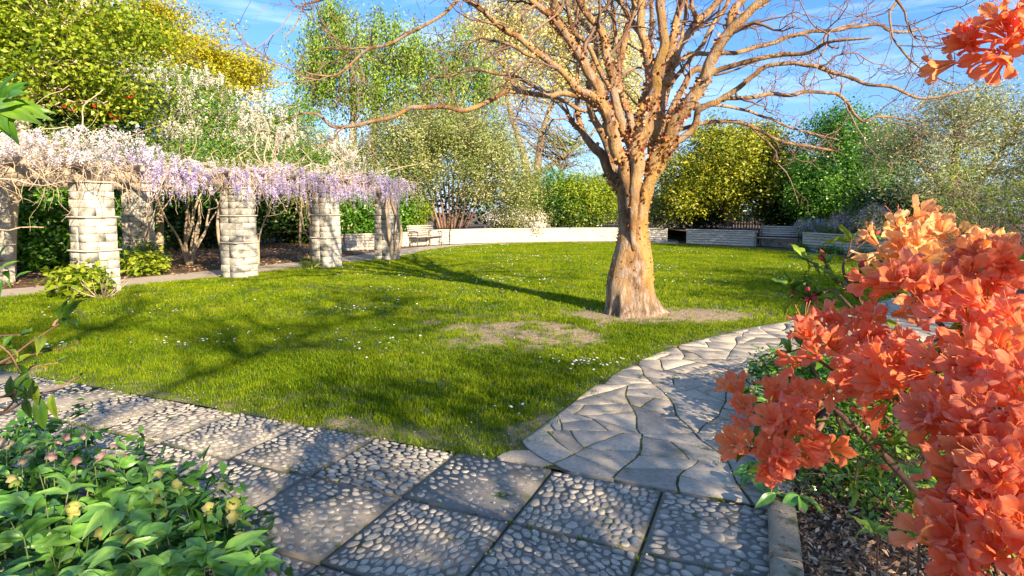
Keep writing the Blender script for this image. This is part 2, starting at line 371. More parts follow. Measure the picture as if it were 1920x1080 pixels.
LAWN=np.vstack([LAWN,np.array(LN)])
def bare(P):
    """1 where the lawn is worn to bare, trodden earth: around the trunk, the patch left of it, along the edges by the path"""
    x,y=P[:,0],P[:,1]; n=fbm(x*1.4+3,y*1.4,4); n2=fbm(x*4+9,y*4,3)
    d1=np.hypot((x-2.2)/1.75,(y-8.75)/.85); d2=np.hypot((x-.25)/1.3,(y-7.75)/1.1)
    b=np.clip((1.05-d1)*2.2+(n-.5)*2.6+(n2-.5)*1.2,0,1)
    b=np.maximum(b,np.clip((1.0-d2)*1.4+(n-.43)*2.6+(n2-.5)*1.6,0,1))
    near=edge_dist(P,LAWN); m=(y<9.5)
    b=np.maximum(b,np.where(m,np.clip((.08-near)*4+(n-.53)*4.0+(n2-.5)*2,0,1)*(near<.5),0))
    return b
# lawn sheet as a grid
g=.12; xs=np.arange(-12,12,g); ys=np.arange(3.5,30,g); gx,gy=np.meshgrid(xs,ys,indexing='ij'); cc=np.c_[(gx+g/2).ravel(),(gy+g/2).ravel()]
ins=inpoly(cc,LAWN); nx,ny=gx.shape
ii=np.arange(nx*ny).reshape(nx,ny); vin=inpoly(np.c_[gx.ravel(),gy.ravel()],LAWN).reshape(nx,ny); ok=vin[:-1,:-1]|vin[1:,:-1]|vin[:-1,1:]|vin[1:,1:]
Fq=np.stack([ii[:-1,:-1],ii[1:,:-1],ii[1:,1:],ii[:-1,1:]],-1)[ok]
used=np.unique(Fq); remap=np.full(nx*ny,-1); remap[used]=np.arange(len(used)); PP=np.c_[gx.ravel(),gy.ravel()][used]
m,t,b=newmat('lawn_earth'); a=t.nodes.new('ShaderNodeAttribute'); a.attribute_name='rnd'
gn=t.nodes.new('ShaderNodeNewGeometry'); n1=t.nodes.new('ShaderNodeTexNoise'); n1.inputs['Scale'].default_value=30; n1.inputs['Detail'].default_value=8; t.links.new(gn.outputs['Position'],n1.inputs['Vector'])
r1=ramp(t,[(.11,.08,.04),(.25,.185,.1),(.38,.3,.18)],n1.outputs['Fac'],[.3,.5,.72]); r2=ramp(t,[(.03,.045,.008),(.07,.1,.014)],n1.outputs['Fac'])
mi=t.nodes.new('ShaderNodeMix'); mi.data_type='RGBA'; t.links.new(a.outputs['Fac'],mi.inputs['Factor']); t.links.new(r2.outputs[0],mi.inputs['A']); t.links.new(r1.outputs[0],mi.inputs['B']); t.links.new(mi.outputs['Result'],b.inputs['Base Color'])
b.inputs['Roughness'].default_value=.95; bp=t.nodes.new('ShaderNodeBump'); bp.inputs['Distance'].default_value=.03; bp.inputs['Strength'].default_value=.8; t.links.new(n1.outputs['Fac'],bp.inputs['Height']); t.links.new(bp.outputs[0],b.inputs['Normal'])
M_lawn=m
def snap(P, poly, force=None):
    poly=np.asarray(poly); best=np.full(len(P),1e9); Q=P.copy()
    for p,q in zip(poly,np.roll(poly,-1,0)):
        e=q-p; t_=np.clip(((P-p)@e)/(e@e+1e-9),0,1); c_=p+t_[:,None]*e; d=np.linalg.norm(P-c_,axis=1); m_=d<best; Q[m_]=c_[m_]; best=np.minimum(best,d)
    out_=~inpoly(P,poly); R_=P.copy(); R_[out_]=Q[out_]; return R_
PP=snap(PP,LAWN)
zz=.014+.006*fbm(PP[:,0]*1.1,PP[:,1]*1.1,3)
ob('lawn',mesh('lawn',np.c_[PP,zz],remap[Fq],M_lawn,bare(PP),True),kind='structure')
# ---- grass: tufts scattered by geometry nodes on points of our own
M_grass=leafmat('grass_blade',[(.045,.1,.002),(.13,.21,.004),(.22,.29,.006),(.33,.34,.015)],trans=.4,rough=.6,spec=.1,inst=True,tcol=1.3)
def tuft(name,nb,h,wd,rad,mat):
    V=[];Fc=[];T3=[];r=[];r3=[]
    for i in range(nb):
        a=RS.uniform(0,6.28); p=np.array([math.cos(a),math.sin(a),0])*rad*math.sqrt(RS.random()); d=RS.uniform(0,6.28); lean=np.array([math.cos(d),math.sin(d),0])*RS.uniform(.1,.75); s=np.array([-math.sin(d+RS.normal()*.6),math.cos(d),0])*wd/2; hh=h*RS.uniform(.55,1.2)
        k=len(V); V+= [p-s,p+s,p+lean*hh*.35+[0,0,hh*.6]+s*.8,p+lean*hh*.35+[0,0,hh*.6]-s*.8,p+lean*hh+[0,0,hh*.95]]
        Fc.append([k,k+1,k+2,k+3]); T3.append([k+3,k+2,k+4]); q=RS.uniform(.1,.9); r.append(q); r3.append(q)
    me=mesh(name,np.array(V),[np.array(T3),np.array(Fc)],mat,np.array(r3+r)); return bpy.data.objects.new(name,me)
def scatter(name, P, scl, src, **props):
    me=bpy.data.meshes.new(name); me.vertices.add(len(P)); me.vertices.foreach_set('co',np.asarray(P,np.float32).ravel())
    at=me.attributes.new('scl','FLOAT','POINT'); at.data.foreach_set('value',np.asarray(scl,np.float32))
    at=me.attributes.new('rz','FLOAT_VECTOR','POINT'); at.data.foreach_set('vector',np.c_[RS.normal(0,.1,len(P)),RS.normal(0,.1,len(P)),RS.uniform(0,6.28,len(P))].astype(np.float32).ravel())
    me.update(); o=ob(name,me,**props)
    ng=bpy.data.node_groups.new(name,'GeometryNodeTree'); ng.interface.new_socket('Geometry',in_out='INPUT',socket_type='NodeSocketGeometry'); ng.interface.new_socket('Geometry',in_out='OUTPUT',socket_type='NodeSocketGeometry')
    gi=ng.nodes.new('NodeGroupInput'); go=ng.nodes.new('NodeGroupOutput'); ip=ng.nodes.new('GeometryNodeInstanceOnPoints'); oi=ng.nodes.new('GeometryNodeObjectInfo'); oi.inputs[0].default_value=src
    a1=ng.nodes.new('GeometryNodeInputNamedAttribute'); a1.data_type='FLOAT'; a1.inputs[0].default_value='scl'
    a2=ng.nodes.new('GeometryNodeInputNamedAttribute'); a2.data_type='FLOAT_VECTOR'; a2.inputs[0].default_value='rz'
    L=ng.links; L.new(gi.outputs[0],ip.inputs['Points']); L.new(oi.outputs['Geometry'],ip.inputs['Instance']); L.new(a2.outputs[0],ip.inputs['Rotation']); L.new(a1.outputs[0],ip.inputs['Scale']); L.new(ip.outputs[0],go.inputs[0])
    md=o.modifiers.new('scatter','NODES'); md.node_group=ng
    return o
def lawnpts(n, ymin, ymax):
    P=np.c_[RS.uniform(-12,11.5,n),RS.uniform(ymin,ymax,n)]; P=P[inpoly(P,LAWN)]
    pr=project(np.c_[P,np.zeros(len(P))]); P=P[(pr[:,0]>-150)&(pr[:,0]<2070)]
    return P[RS.random(len(P))>bare(P)*.97-.02]
src1=tuft('grass_tuft',18,.039,.0042,.05,M_grass); src2=tuft('grass_tuft_far',22,.044,.008,.11,M_grass)
P=lawnpts(60000,3.5,8.5); n_=fbm(P[:,0]*1.5,P[:,1]*1.5,3); e_=edge_dist(P,LAWN)
s_=(.65+.9*n_)*RS.uniform(.7,1.25,len(P))*np.clip(.6+e_*1.5,0.6,1)
scatter('grass',np.c_[P,np.full(len(P),.018)],s_,src1,kind='stuff',label='short mown grass of the near lawn, dotted with daisies',category='grass')
P=lawnpts(70000,8.3,29.6); n_=fbm(P[:,0]*1.2,P[:,1]*1.2,3)
scatter('grass',np.c_[P,np.full(len(P),.018)],(.6+.7*n_)*RS.uniform(.7,1.2,len(P)),src2,kind='stuff',label='sunlit mown grass of the far lawn under the trees',category='grass')
# longer grass along the path edge and pillar feet
ep=[]
for i in range(len(LAWN)):
    a_,b_=LAWN[i],LAWN[(i+1)%len(LAWN)]; L_=np.hypot(*(b_-a_))
    if a_[1]<9 and a_[0]>-7:
        k=int(L_*26); ep.append(a_+(b_-a_)*RS.random((k,1))+RS.normal(size=(k,2))*.035)
P=np.vstack(ep); P=P[fbm(P[:,0]*2.2,P[:,1]*2.2,2)>.47]
for c_,r_,k_ in [((-1.66,4.42),.12,40),((.05,3.9),.15,20),((-5.3,16.3),.35,40),((-4.1,18.7),.35,30)]:
    P=np.vstack([P,np.array(c_)+RS.normal(size=(k_,2))*r_])
scatter('grass',np.c_[P,np.full(len(P),.012)],RS.uniform(.6,1.25,len(P)),src1,kind='stuff',label='longer grass fringing the lawn edge by the paving',category='grass')
# daisies and fallen petals
def daisies(P, s, name, mat, **pr):
    n=len(P); a=np.linspace(0,6.283,6,endpoint=False); t=RS.uniform(-.35,.35,(n,2)); V=[]
    off=np.stack([np.cos(a),np.sin(a)],-1)[None]*s[:,None,None]; z=(off*t[:,None,:]).sum(-1)
    V=np.concatenate([P[:,None,:2]+off, (P[:,2:3]+z)[...,None]],-1).reshape(-1,3)
    return ob(name, mesh(name,V,np.arange(6*n).reshape(-1,6),mat,RS.random(n)), **pr)
M_daisy=leafmat('daisy',[(.7,.68,.6),(.85,.84,.8),(.85,.85,.85)],trans=.15,rough=.6)
P=np.c_[RS.uniform(-11,11,26000),RS.uniform(4,29,26000)]; P=P[inpoly(P,LAWN)]
dn=fbm(P[:,0]*.7+20,P[:,1]*.7+5,4); P=P[(dn>.5)&(RS.random(len(P))<np.clip((dn-.55)*5,0,1)*.35+.012)&(bare(P)<.3)]
cl=[]
for px,py,k_,r_ in [(660,585,30,.25),(120,655,14,.12),(930,527,60,.9),(960,530,50,.6),(1100,690,50,.25),(370,520,40,.5),(560,505,60,.7),(1010,490,40,.9),(330,650,12,.2),(840,478,30,.8)]:
    c_=G(px,py); cl.append(c_+RS.normal(size=(k_,2))*[r_,r_*.6])
P=np.vstack([P]+cl); P=P[inpoly(P,LAWN)]
sz=RS.uniform(.007,.0125,len(P))*(1+P[:,1]*.035)
daisies(np.c_[P,RS.uniform(.055,.085,len(P))],sz,'daisy_flowers',M_daisy,kind='stuff',label='small white daisies scattered through the lawn',category='flowers')

# ------------------------------------------------------------------ pebble paving
TH=math.radians(-23.2); U=np.array([math.cos(TH),math.sin(TH)]); Vv=np.array([-math.sin(TH),math.cos(TH)]); O0=np.array([-.61,3.12]); S=.655
def uv(u,v): return O0+U*u+Vv*v
KU0=np.array([1.13,2.46]); KU1=np.array([1.44,3.2])     # kerb line, its path side
path_root=ob('pebble_path',mesh('pebble_path',np.array([[*uv(-9.3,-1.4),.004],[*uv(2.47,-1.4),.004],[*uv(2.47,.67),.004],[*uv(-9.3,.67),.004]]),np.array([[0,1,2,3]]),M_joint),kind='structure')
slabs=[]; allp=[]
for row in range(-2,1):
    for k in range(-14,4):
        c=uv((k+.5)*S,(row+.5)*S); pr=project([c[0],c[1],0])[0]
        if not(-260<pr[0]<1700) or c[1]<1.5 or pr[1]>1330 or pr[2]<1.2: continue
        u0,u1=k*S+.009,(k+1)*S-.009
        if k==3: u1=3*S+.46
        v0,v1=row*S+.009,(row+1)*S-.009
        cs=[uv(u0,v0),uv(u1,v0),uv(u1,v1),uv(u0,v1)]
        jit=RS.normal(0,.003)
        V=np.vstack([np.c_[cs,np.full(4,.004)],np.c_[cs,np.full(4,.02+jit)]])
        sl=ob('paving_slab',mesh('paving_slab',V,np.array([[4,5,6,7],[0,1,5,4],[1,2,6,5],[2,3,7,6],[3,0,4,7]]),M_mortar),path_root)
        near=pr[2]<5.2
        # pebbles: relaxed random cells in a frame stretched along one direction
        wS,hS=u1-u0-.012,v1-v0-.012; nn=int((150 if near else 120)*wS*hS/.4*RS.uniform(.85,1.15))
        st=RS.uniform(1.25,1.6); ph=RS.normal(0,.3)+ (0 if RS.random()<.7 else 1.2)
        Rm=np.array([[math.cos(ph),-math.sin(ph)],[math.sin(ph),math.cos(ph)]]); A=np.diag([1/st,1])@Rm.T; Ai=np.linalg.inv(A)
        rect=np.array([(0,0),(wS,0),(wS,hS),(0,hS)]); bb=[tuple(q) for q in rect@A.T]
        pts=[]; tries=0; rr_=math.sqrt(wS*hS/nn)/st**.5
        while len(pts)<nn and tries<nn*14:
            q=(RS.random(2)*[wS,hS])@A.T; tries+=1
            lim=rr_*RS.choice([.5,.72,.95],p=[.25,.5,.25])
            if not pts or np.min(np.hypot(*(np.array(pts)-q).T))>lim: pts.append(q)
        cells=voronoi(np.array(pts),bb,rr_*6)
        for c_ in cells:
            if len(c_)<3: continue
            q=shrink(c_,rr_*RS.uniform(.06,.13))
            if q is None or len(q)<3: continue
            ctr=q.mean(0); a_=np.linspace(0,6.2832,10 if near else 8,endpoint=False)[:-1 if False else None]
            # rounded outline: radius to the cell edge, softened towards an ellipse
            dirs=np.c_[np.cos(a_),np.sin(a_)]; rad=[]
            E_=np.roll(q,-1,0)-q
            for d_ in dirs:
                den=d_[0]*E_[:,1]-d_[1]*E_[:,0]; r0=q-ctr
                with np.errstate(divide='ignore',invalid='ignore'):
                    tt=(r0[:,0]*E_[:,1]-r0[:,1]*E_[:,0])/den; ss=(r0[:,0]*d_[1]-r0[:,1]*d_[0])/den
                g_=tt[(tt>0)&(ss>=-1e-6)&(ss<=1+1e-6)]; rad.append(g_.min() if len(g_) else rr_*.5)
            rad=np.array(rad); rad=np.minimum(rad,(np.roll(rad,1)+np.roll(rad,-1)+rad)/3*1.03)
            if rad.mean()<.007: continue
            out2=(ctr+dirs*rad[:,None])@Ai.T; c2=(ctr)@Ai.T
            Pw=np.array([uv(u0+.006+p[0],v0+.006+p[1]) for p in out2]); cw=uv(u0+.006+c2[0],v0+.006+c2[1])
            allp.append((Pw,cw,sl,near,np.ptp(Pw,0).max()))
def pebble(Pw,cw,near,reduced=1.):  # last argument flattens pebbles at the left, imitating the glare of full sun
    n=len(Pw); sz=np.sqrt(np.mean(np.sum((Pw-cw)**2,1))); h=min(.011,sz*.42)*RS.uniform(.6,1.1)*reduced; z0=.02
    t=RS.normal(0,.12,2); R3=[(1.0,0),(.93,.62),(.58,1.)] if near else [(1.,0),(.75,1.)]
    V=[]
    for s_,hh in R3:
        p=cw+(Pw-cw)*s_; V.append(np.c_[p, z0+h*hh+((p-cw)@t)*(hh>.3)])
    V=np.vstack(V+[np.array([[*cw,z0+h*1.03]])]); k=len(R3); F4=[]
    for i in range(k-1):
        for j in range(n): F4.append([i*n+j,i*n+(j+1)%n,(i+1)*n+(j+1)%n,(i+1)*n+j])
    F3=[[(k-1)*n+j,(k-1)*n+(j+1)%n,k*n] for j in range(n)]
    return V,[np.array(F4),np.array(F3)]
sc_=[]
for i,(Pw,cw,sl,near,ex) in enumerate(allp):
    pr=project([cw[0],cw[1],.02])[0]; vis=(440 if pr[1]>880 else 0)<pr[0]<1450 and pr[1]<1085
    sc_.append(ex/pr[2]*(1 if vis else 0))
big=set(np.argsort(-np.array(sc_))[:295].tolist()); mb=MB()
for i,(Pw,cw,sl,near,ex) in enumerate(allp):
    uu_=float((cw-O0)@U); V,f=pebble(Pw,cw,near,float(np.clip((uu_+3.4)/1.8,.3,1)))
    if i in big:
        mbb=MB(); mbb.add(V,f); ob('pebble',mbb.mesh('pebble',M_peb,True),sl)
    else: mb.add(V,f)
ob('pebbles',mb.mesh('pebbles',M_peb,True),path_root,kind='stuff')

# ------------------------------------------------------------------ flagstone path
inner=[tuple(p) for p in LAWN if p[1]<26.5 and p[0]>.05 and p[1]>3.9]       # lawn side, from far to near
inner=[p for p in inner]
outer=[(1.46,3.2),(1.62,3.7),(1.95,4.3),(2.75,5.2),(4.1,6.3),(5.9,7.7),(8.2,9.6),(10.6,12.2),(12.1,15.4),(12.35,19.4),(11.75,23.4),(10.95,25.9)]
FP=np.array(inner+[(-.1,3.635),tuple(uv(2.47,.659))]+outer)
flag_root=sheet('flagstone_path',FP,.024,M_joint)
def cut(poly, out_, depth=0):
    P_=np.array(poly); c=P_.mean(0); A_=.5*abs(np.sum(P_[:,0]*np.roll(P_[:,1],-1)-np.roll(P_[:,0],-1)*P_[:,1]))
    far=np.clip((c[1]-6)/6,0,1.6); goal=(.055+.16*RS.random()**1.5)*(1+far*1.6)
    if A_<goal or depth>14: out_.append(P_); return
    if A_<1.5 and not (inpoly(P_,FP).any() or inpoly(c[None],FP)[0]) and edge_dist(c[None],FP)[0]>1: return
    ev,evec=np.linalg.eigh(np.cov((P_-c).T)); d=evec[:,1]; a_=RS.normal(0,.38); n=np.array([d[0]*math.cos(a_)-d[1]*math.sin(a_),d[0]*math.sin(a_)+d[1]*math.cos(a_)]); k_=n@c+RS.normal(0,.12)*math.sqrt(A_)
    for sg in(1,-1):
        q=clip_half([tuple(p) for p in poly],n*sg,k_*sg)
        if len(q)>2: cut(q,out_,depth+1)
cells=[]
for bx_ in range(7):
    for by_ in range(8): cut([(-.7+bx_*2,2.1+by_*2),(1.3+bx_*2,2.1+by_*2),(1.3+bx_*2,4.1+by_*2),(-.7+bx_*2,4.1+by_*2)],cells)
cnt=0; fpd=FP; inn=[]
def warp(P_): return P_+np.c_[fbm(P_[:,0]*1.9+3,P_[:,1]*1.9,2)-.5,fbm(P_[:,0]*1.9+31,P_[:,1]*1.9+17,2)-.5]*.2
for c_ in cells:
    q=shrink(c_,.0065)
    if q is None or len(q)<3: continue
    sub=[]
    for i in range(len(q)):
        a_,b_=q[i],q[(i+1)%len(q)]; m_=max(1,int(np.hypot(*(b_-a_))/.09)); sub+= [a_+(b_-a_)*k_/m_ for k_ in range(m_)]
    q=np.array(sub)
    q=warp(q); p=q.mean(0)
    if not inpoly(q,fpd).all():
        q=snap(q,fpd); c0_=q.mean(0); q=q[np.argsort(np.arctan2(q[:,1]-c0_[1],q[:,0]-c0_[0]))]; q=c0_+(q-c0_)*.988
        kk_=[0]; 
        for i in range(1,len(q)):
            if np.hypot(*(q[i]-q[kk_[-1]]))>.012: kk_.append(i)
        q=q[kk_]
        if len(q)<3: continue
    # break long straight edges slightly
    qq=[]
    for i in range(len(q)):
        a_,b_=q[i],q[(i+1)%len(q)]; qq.append(a_); L_=np.hypot(*(b_-a_))
        if L_>.3: qq.append((a_+b_)/2+RS.normal(size=2)*.006)
    q=np.array(qq); A_=.5*abs(np.sum(q[:,0]*np.roll(q[:,1],-1)-np.roll(q[:,0],-1)*q[:,1]))
    if A_<.012: continue
    c0=q.mean(0); n=len(q); z=.031+RS.normal(0,.0012); tl=RS.normal(0,.004,2); inn.append(c0)
    q_in=c0+(q-c0)*(1-.004/max(.08,math.sqrt(A_)))
    V=np.vstack([np.c_[q,np.full(n,.004)],np.c_[q,z-.0012+(q-c0)@tl],np.c_[q_in,z+(q_in-c0)@tl]])
    F4=[[r*n+i,r*n+(i+1)%n,(r+1)*n+(i+1)%n,(r+1)*n+i] for r in range(2) for i in range(n)]
    mbb=MB(); mbb.add(V,[np.array(F4),np.array([[2*n+i for i in range(n)]])]); ob('flagstone',mbb.mesh('flagstone',M_flag),flag_root); cnt+=1
# moss and weeds in the joints
P=[]
for c_ in cells:
    m_=np.vstack([c_[k_]+(c_[(k_+1)%len(c_)]-c_[k_])*RS.random((9,1)) for k_ in range(len(c_))]); P.append(m_)
P=warp(np.vstack(P)); P=P[inpoly(P,FP)&(P[:,1]<9)&(fbm(P[:,0]*1.7,P[:,1]*1.7,3)>.5)]+0; RS.shuffle(P)
jl=[]
for k in range(-8,5):
    jl.append([uv(k*S,RS.uniform(-1.3,.6)) + RS.normal(size=2)*.006 for _ in range(14)])
for _ in range(150): jl.append([uv(RS.uniform(-6,2.4),0)+RS.normal(size=2)*.006])
jl.append([uv(RS.uniform(-1.0,2.4),.672)+RS.normal(size=2)*.02 for _ in range(60)])
jl.append([uv(3*S+RS.normal()*.012,.28+RS.normal()*.1) for _ in range(16)]+[uv(3*S+RS.normal()*.015,-.05+RS.normal()*.04) for _ in range(14)])
P2=np.vstack([np.array(j).reshape(-1,2) for j in jl])
src3=tuft('weed_tuft',12,.028,.004,.018,M_grass)
P=np.vstack([P[:2600],P2]); scatter('joint_weeds',np.c_[P,np.full(len(P),.012)],RS.uniform(.35,1.0,len(P)),src3,kind='stuff',label='moss and small weeds growing in the paving joints',category='weeds')
# fallen petals and leaf litter
def litter(name, P, z, L, mat, lab, cat, tilt=.35, asp=(.45,.9)):
    n=len(P); a=RS.uniform(0,6.28,n); D=np.c_[np.cos(a),np.sin(a),RS.normal(0,tilt,n)*.7]; Nn=norm(np.c_[RS.normal(0,tilt,(n,2)),np.ones(n)])
    V,f=leaves(np.c_[P,z],D,Nn,L,L*RS.uniform(*asp,n),droop=RS.uniform(-.1,.3,(n,1))); V[:,2]=np.maximum(V[:,2],.004)
    return ob(name,mesh(name,V,f,mat,RS.random(n)),kind='stuff',label=lab,category=cat)
P=np.c_[RS.uniform(-5,1.5,5200),RS.uniform(2,6.5,5200)]; q=(P-O0); uu,v_=q@U,q@Vv; P=P[(v_<.68)&(v_>-1.4)&(uu<2.45)]; P=P[RS.random(len(P))<.55]
Pf=np.c_[RS.uniform(-.2,9,6000),RS.uniform(3.2,12,6000)]; Pf=Pf[inpoly(Pf,FP)]; Pf=Pf[RS.random(len(Pf))<.75]
Pl=np.c_[RS.uniform(-4,4,5200),RS.uniform(3.5,9,5200)]; Pl=Pl[inpoly(Pl,LAWN)]; ed=edge_dist(Pl,LAWN); Pl=Pl[RS.random(len(Pl))<np.exp(-ed/.3)*.9+.05]
A_=np.vstack([P,Pf,Pl]); zz=np.r_[np.full(len(P),.037),np.full(len(Pf),.034),np.full(len(Pl),.045)]
litter('fallen_petals',A_,zz,RS.uniform(.006,.017,len(A_)),M_petal,'pale fallen petals strewn over the paving and lawn edge','petals')
Pe=np.array([uv(RS.uniform(1.8,2.6)**1,RS.uniform(-1.3,.7)) for _ in range(1800)]); Pe=Pe[RS.random(len(Pe))<((Pe-O0)@U-1.75)/.7]
Pl2=np.c_[RS.uniform(-4,3,3500),RS.uniform(3.5,8,3500)]; Pl2=Pl2[inpoly(Pl2,LAWN)]; ed=edge_dist(Pl2,LAWN); Pl2=Pl2[RS.random(len(Pl2))<np.exp(-ed/.1)*.8]
kq=RS.random((90,1)); Pk=np.array([.72,1.2])*(1-kq)+np.array([1.5,3.2])*kq+RS.normal(size=(90,2))*.03; litter('leaf_crumbs',Pk,np.full(90,.105),RS.uniform(.01,.03,90),M_litter,'few brown leaf crumbs lying on top of the kerb','leaf litter',.2,(.3,.6))
A_=np.vstack([Pe,Pl2]); litter('leaf_crumbs',A_,np.full(len(A_),.034),RS.uniform(.01,.03,len(A_)),M_litter,'brown leaf crumbs gathered along the kerb and lawn edge','leaf litter')

# ------------------------------------------------------------------ right bed: kerb, soil, mulch
kp=[(.62,1.2),(1.13,2.46),(1.44,3.2),(1.62,3.66)]
def kerb_piece(a_,b_):
    a_,b_=np.array(a_),np.array(b_); d=(b_-a_); L_=np.hypot(*d); d/=L_; n=np.array([d[1],-d[0]]); wd=.13
    V,f=[],[]
    sec=[(0,.0),(0,.085),(.012,.1),(wd-.012,.1),(wd,.09),(wd,.0)]
    segs=10; Vs=[]
    for i in range(segs+1):
        p=a_+d*(L_-.008)*i/segs
        for s_,z in sec: Vs.append([*(p+n*(s_+RS.normal()*.0015)),max(0,z+RS.normal()*.0015)])
    m_=len(sec); F4=[[i*m_+j,i*m_+(j+1),(i+1)*m_+(j+1),(i+1)*m_+j] for i in range(segs) for j in range(m_-1)]
    mbb=MB(); mbb.add(np.array(Vs),[np.array(F4),np.array([list(range(m_)),list(range(segs*m_+m_-1,segs*m_-1,-1))])]); return mbb.mesh('kerb_block',M_kerb)
kr=thing('kerb','weathered concrete kerb between the pebble paving and the azalea bed','kerb',(1.13,2.46,0))
for i in range(len(kp)-1): part('kerb_block',kerb_piece(kp[i],kp[i+1]),kr)
BED=np.array([(.78,1.2),(1.26,2.44),(1.56,3.15),(1.74,3.6),(2.05,4.25),(2.85,5.1),(4.2,6.2),(6.0,7.6),(8.3,9.5),(10.7,12.1),(12.2,15.4),(30,16),(30,-6),(.2,-6)])
V=np.c_[BED,np.full(len(BED),.06)]; sheet('planting_bed',BED,.055,M_soil)
n=15000; P=np.c_[RS.uniform(1.0,2.9,n),RS.uniform(1.7,3.7,n)]; P=P[inpoly(P,BED)]
litter('bark_mulch',P,.065+RS.random(len(P))*.025,RS.uniform(.02,.055,len(P)),M_litter,'dry brown leaf mulch covering the bed by the kerb','mulch',.6,(.22,.5))
LB=np.array([uv(-9.3,-1.41),uv(.4,-1.41),(-.3,-4),(-20,-4),(-20,5)]); sheet('left_planting_bed',LB,.03,M_soil)
# concrete path along the left and far side, under and behind the pergola
PD=np.array([.446,.895]); PN=np.array([-.895,.446])     # along and across the pergola
lp=[p for p in LAWN if p[0]<7.3 and p[1]>9.9 and p[1]<29.9][::1]; lp=np.array(lp); 
lp=lp[np.argsort(np.arctan2(lp[:,1]-18,lp[:,0]-3))[::-1]]
tg=norm(np.gradient(lp,axis=0)); nrm=np.c_[-tg[:,1],tg[:,0]]
if (nrm[0]@(lp[0]-np.array([3,18])))<0: nrm=-nrm
wd=np.interp(lp[:,1],[9.9,14,20,26,29],[1.5,1.6,1.9,1.3,.9])
Pp=np.vstack([lp-nrm*.1,(lp+nrm*wd[:,None])[::-1]]); 
sheet('garden_path',Pp,.01,M_conc)
sheet('garden_path',np.array([(7.2,27.9),(8.15,28.6),(9.3,33),(7.4,33)]),.012,M_conc)
n=16000; P=np.c_[RS.uniform(-19,-3,n),RS.uniform(9,27,n)]; P=P[~inpoly(P,LAWN)&~(inpoly(P,Pp)&(RS.random(n)<.93))]
litter('leaf_litter',P,np.full(len(P),.012)+RS.random(len(P))*.02,RS.uniform(.05,.12,len(P)),M_litter,'brown fallen leaves carpeting the soil under the pergola','leaf litter',.25)
#@@PART2
# ------------------------------------------------------------------ chamfered stone block, shared meshes
def chamfer_box(name, c, rough, mat):
    V=[];k=0;idx={}
    pts_=[]
    for sx in(-1,1):
        for sy in(-1,1):
            for sz in(-1,1):
                for ax in range(3):
                    p=np.array([sx,sy,sz],float)*.5; q=p.copy()
                    for a in range(3):
                        if a!=ax: q[a]-=math.copysign(c[a],q[a])
                    idx[(sx,sy,sz,ax)]=len(pts_); pts_.append(q)
    V=np.array(pts_)+RS.normal(size=(24,3))*rough*.35
    Fq=[]
    for ax in range(3):
        o=[a for a in range(3) if a!=ax]
        for s in(-1,1):
            ring_=[]
            for (u_,v_) in((-1,-1),(1,-1),(1,1),(-1,1)):
                k_=[0,0,0]; k_[ax]=s; k_[o[0]]=u_; k_[o[1]]=v_; ring_.append(idx[(*k_,ax)])
            ring_=ring_ if (s>0)==(ax!=1) else ring_[::-1]
            Fq.append(ring_)
    E4=[]
    for ax in range(3):
        o=[a for a in range(3) if a!=ax]
        for u_ in(-1,1):
            for v_ in(-1,1):
                def kk(s): k_=[0,0,0]; k_[ax]=s; k_[o[0]]=u_; k_[o[1]]=v_; return tuple(k_)
                E4.append([idx[(*kk(-1),o[0])],idx[(*kk(1),o[0])],idx[(*kk(1),o[1])],idx[(*kk(-1),o[1])]])
    T=[[idx[(sx,sy,sz,0)],idx[(sx,sy,sz,1)],idx[(sx,sy,sz,2)]] for sx in(-1,1) for sy in(-1,1) for sz in(-1,1)]
    # pillow faces: split each main quad about a proud centre point
    Vl=list(V); T2=[]
    for ri,r_ in enumerate(Fq):
        m_=V[r_].mean(0); nn_=m_/np.linalg.norm(m_); Vl.append(m_+nn_*RS.uniform(0,rough)); ci=len(Vl)-1
        for j in range(4): T2.append([r_[j],r_[(j+1)%4],ci])
    me=mesh(name,np.array(Vl),[np.array(T+T2),np.array(E4)],mat)
    import bmesh
    bm=bmesh.new(); bm.from_mesh(me); bmesh.ops.recalc_face_normals(bm,faces=bm.faces); bm.to_mesh(me); bm.free()
    return me
ROUGH=[chamfer_box('stone_block',(.015,.02,.05),.05,M_stone) for _ in range(6)]
SMOOTH=[chamfer_box('stone_block',(.012,.02,.03),.02,M_stone) for _ in range(4)]
WALLB=[chamfer_box('wall_block',(.012,.05,.06),.04,M_wallst) for _ in range(6)]
BAND=chamfer_box('string_course',(.02,.02,.2),.01,M_cap)
PA=math.atan2(PD[1],PD[0])
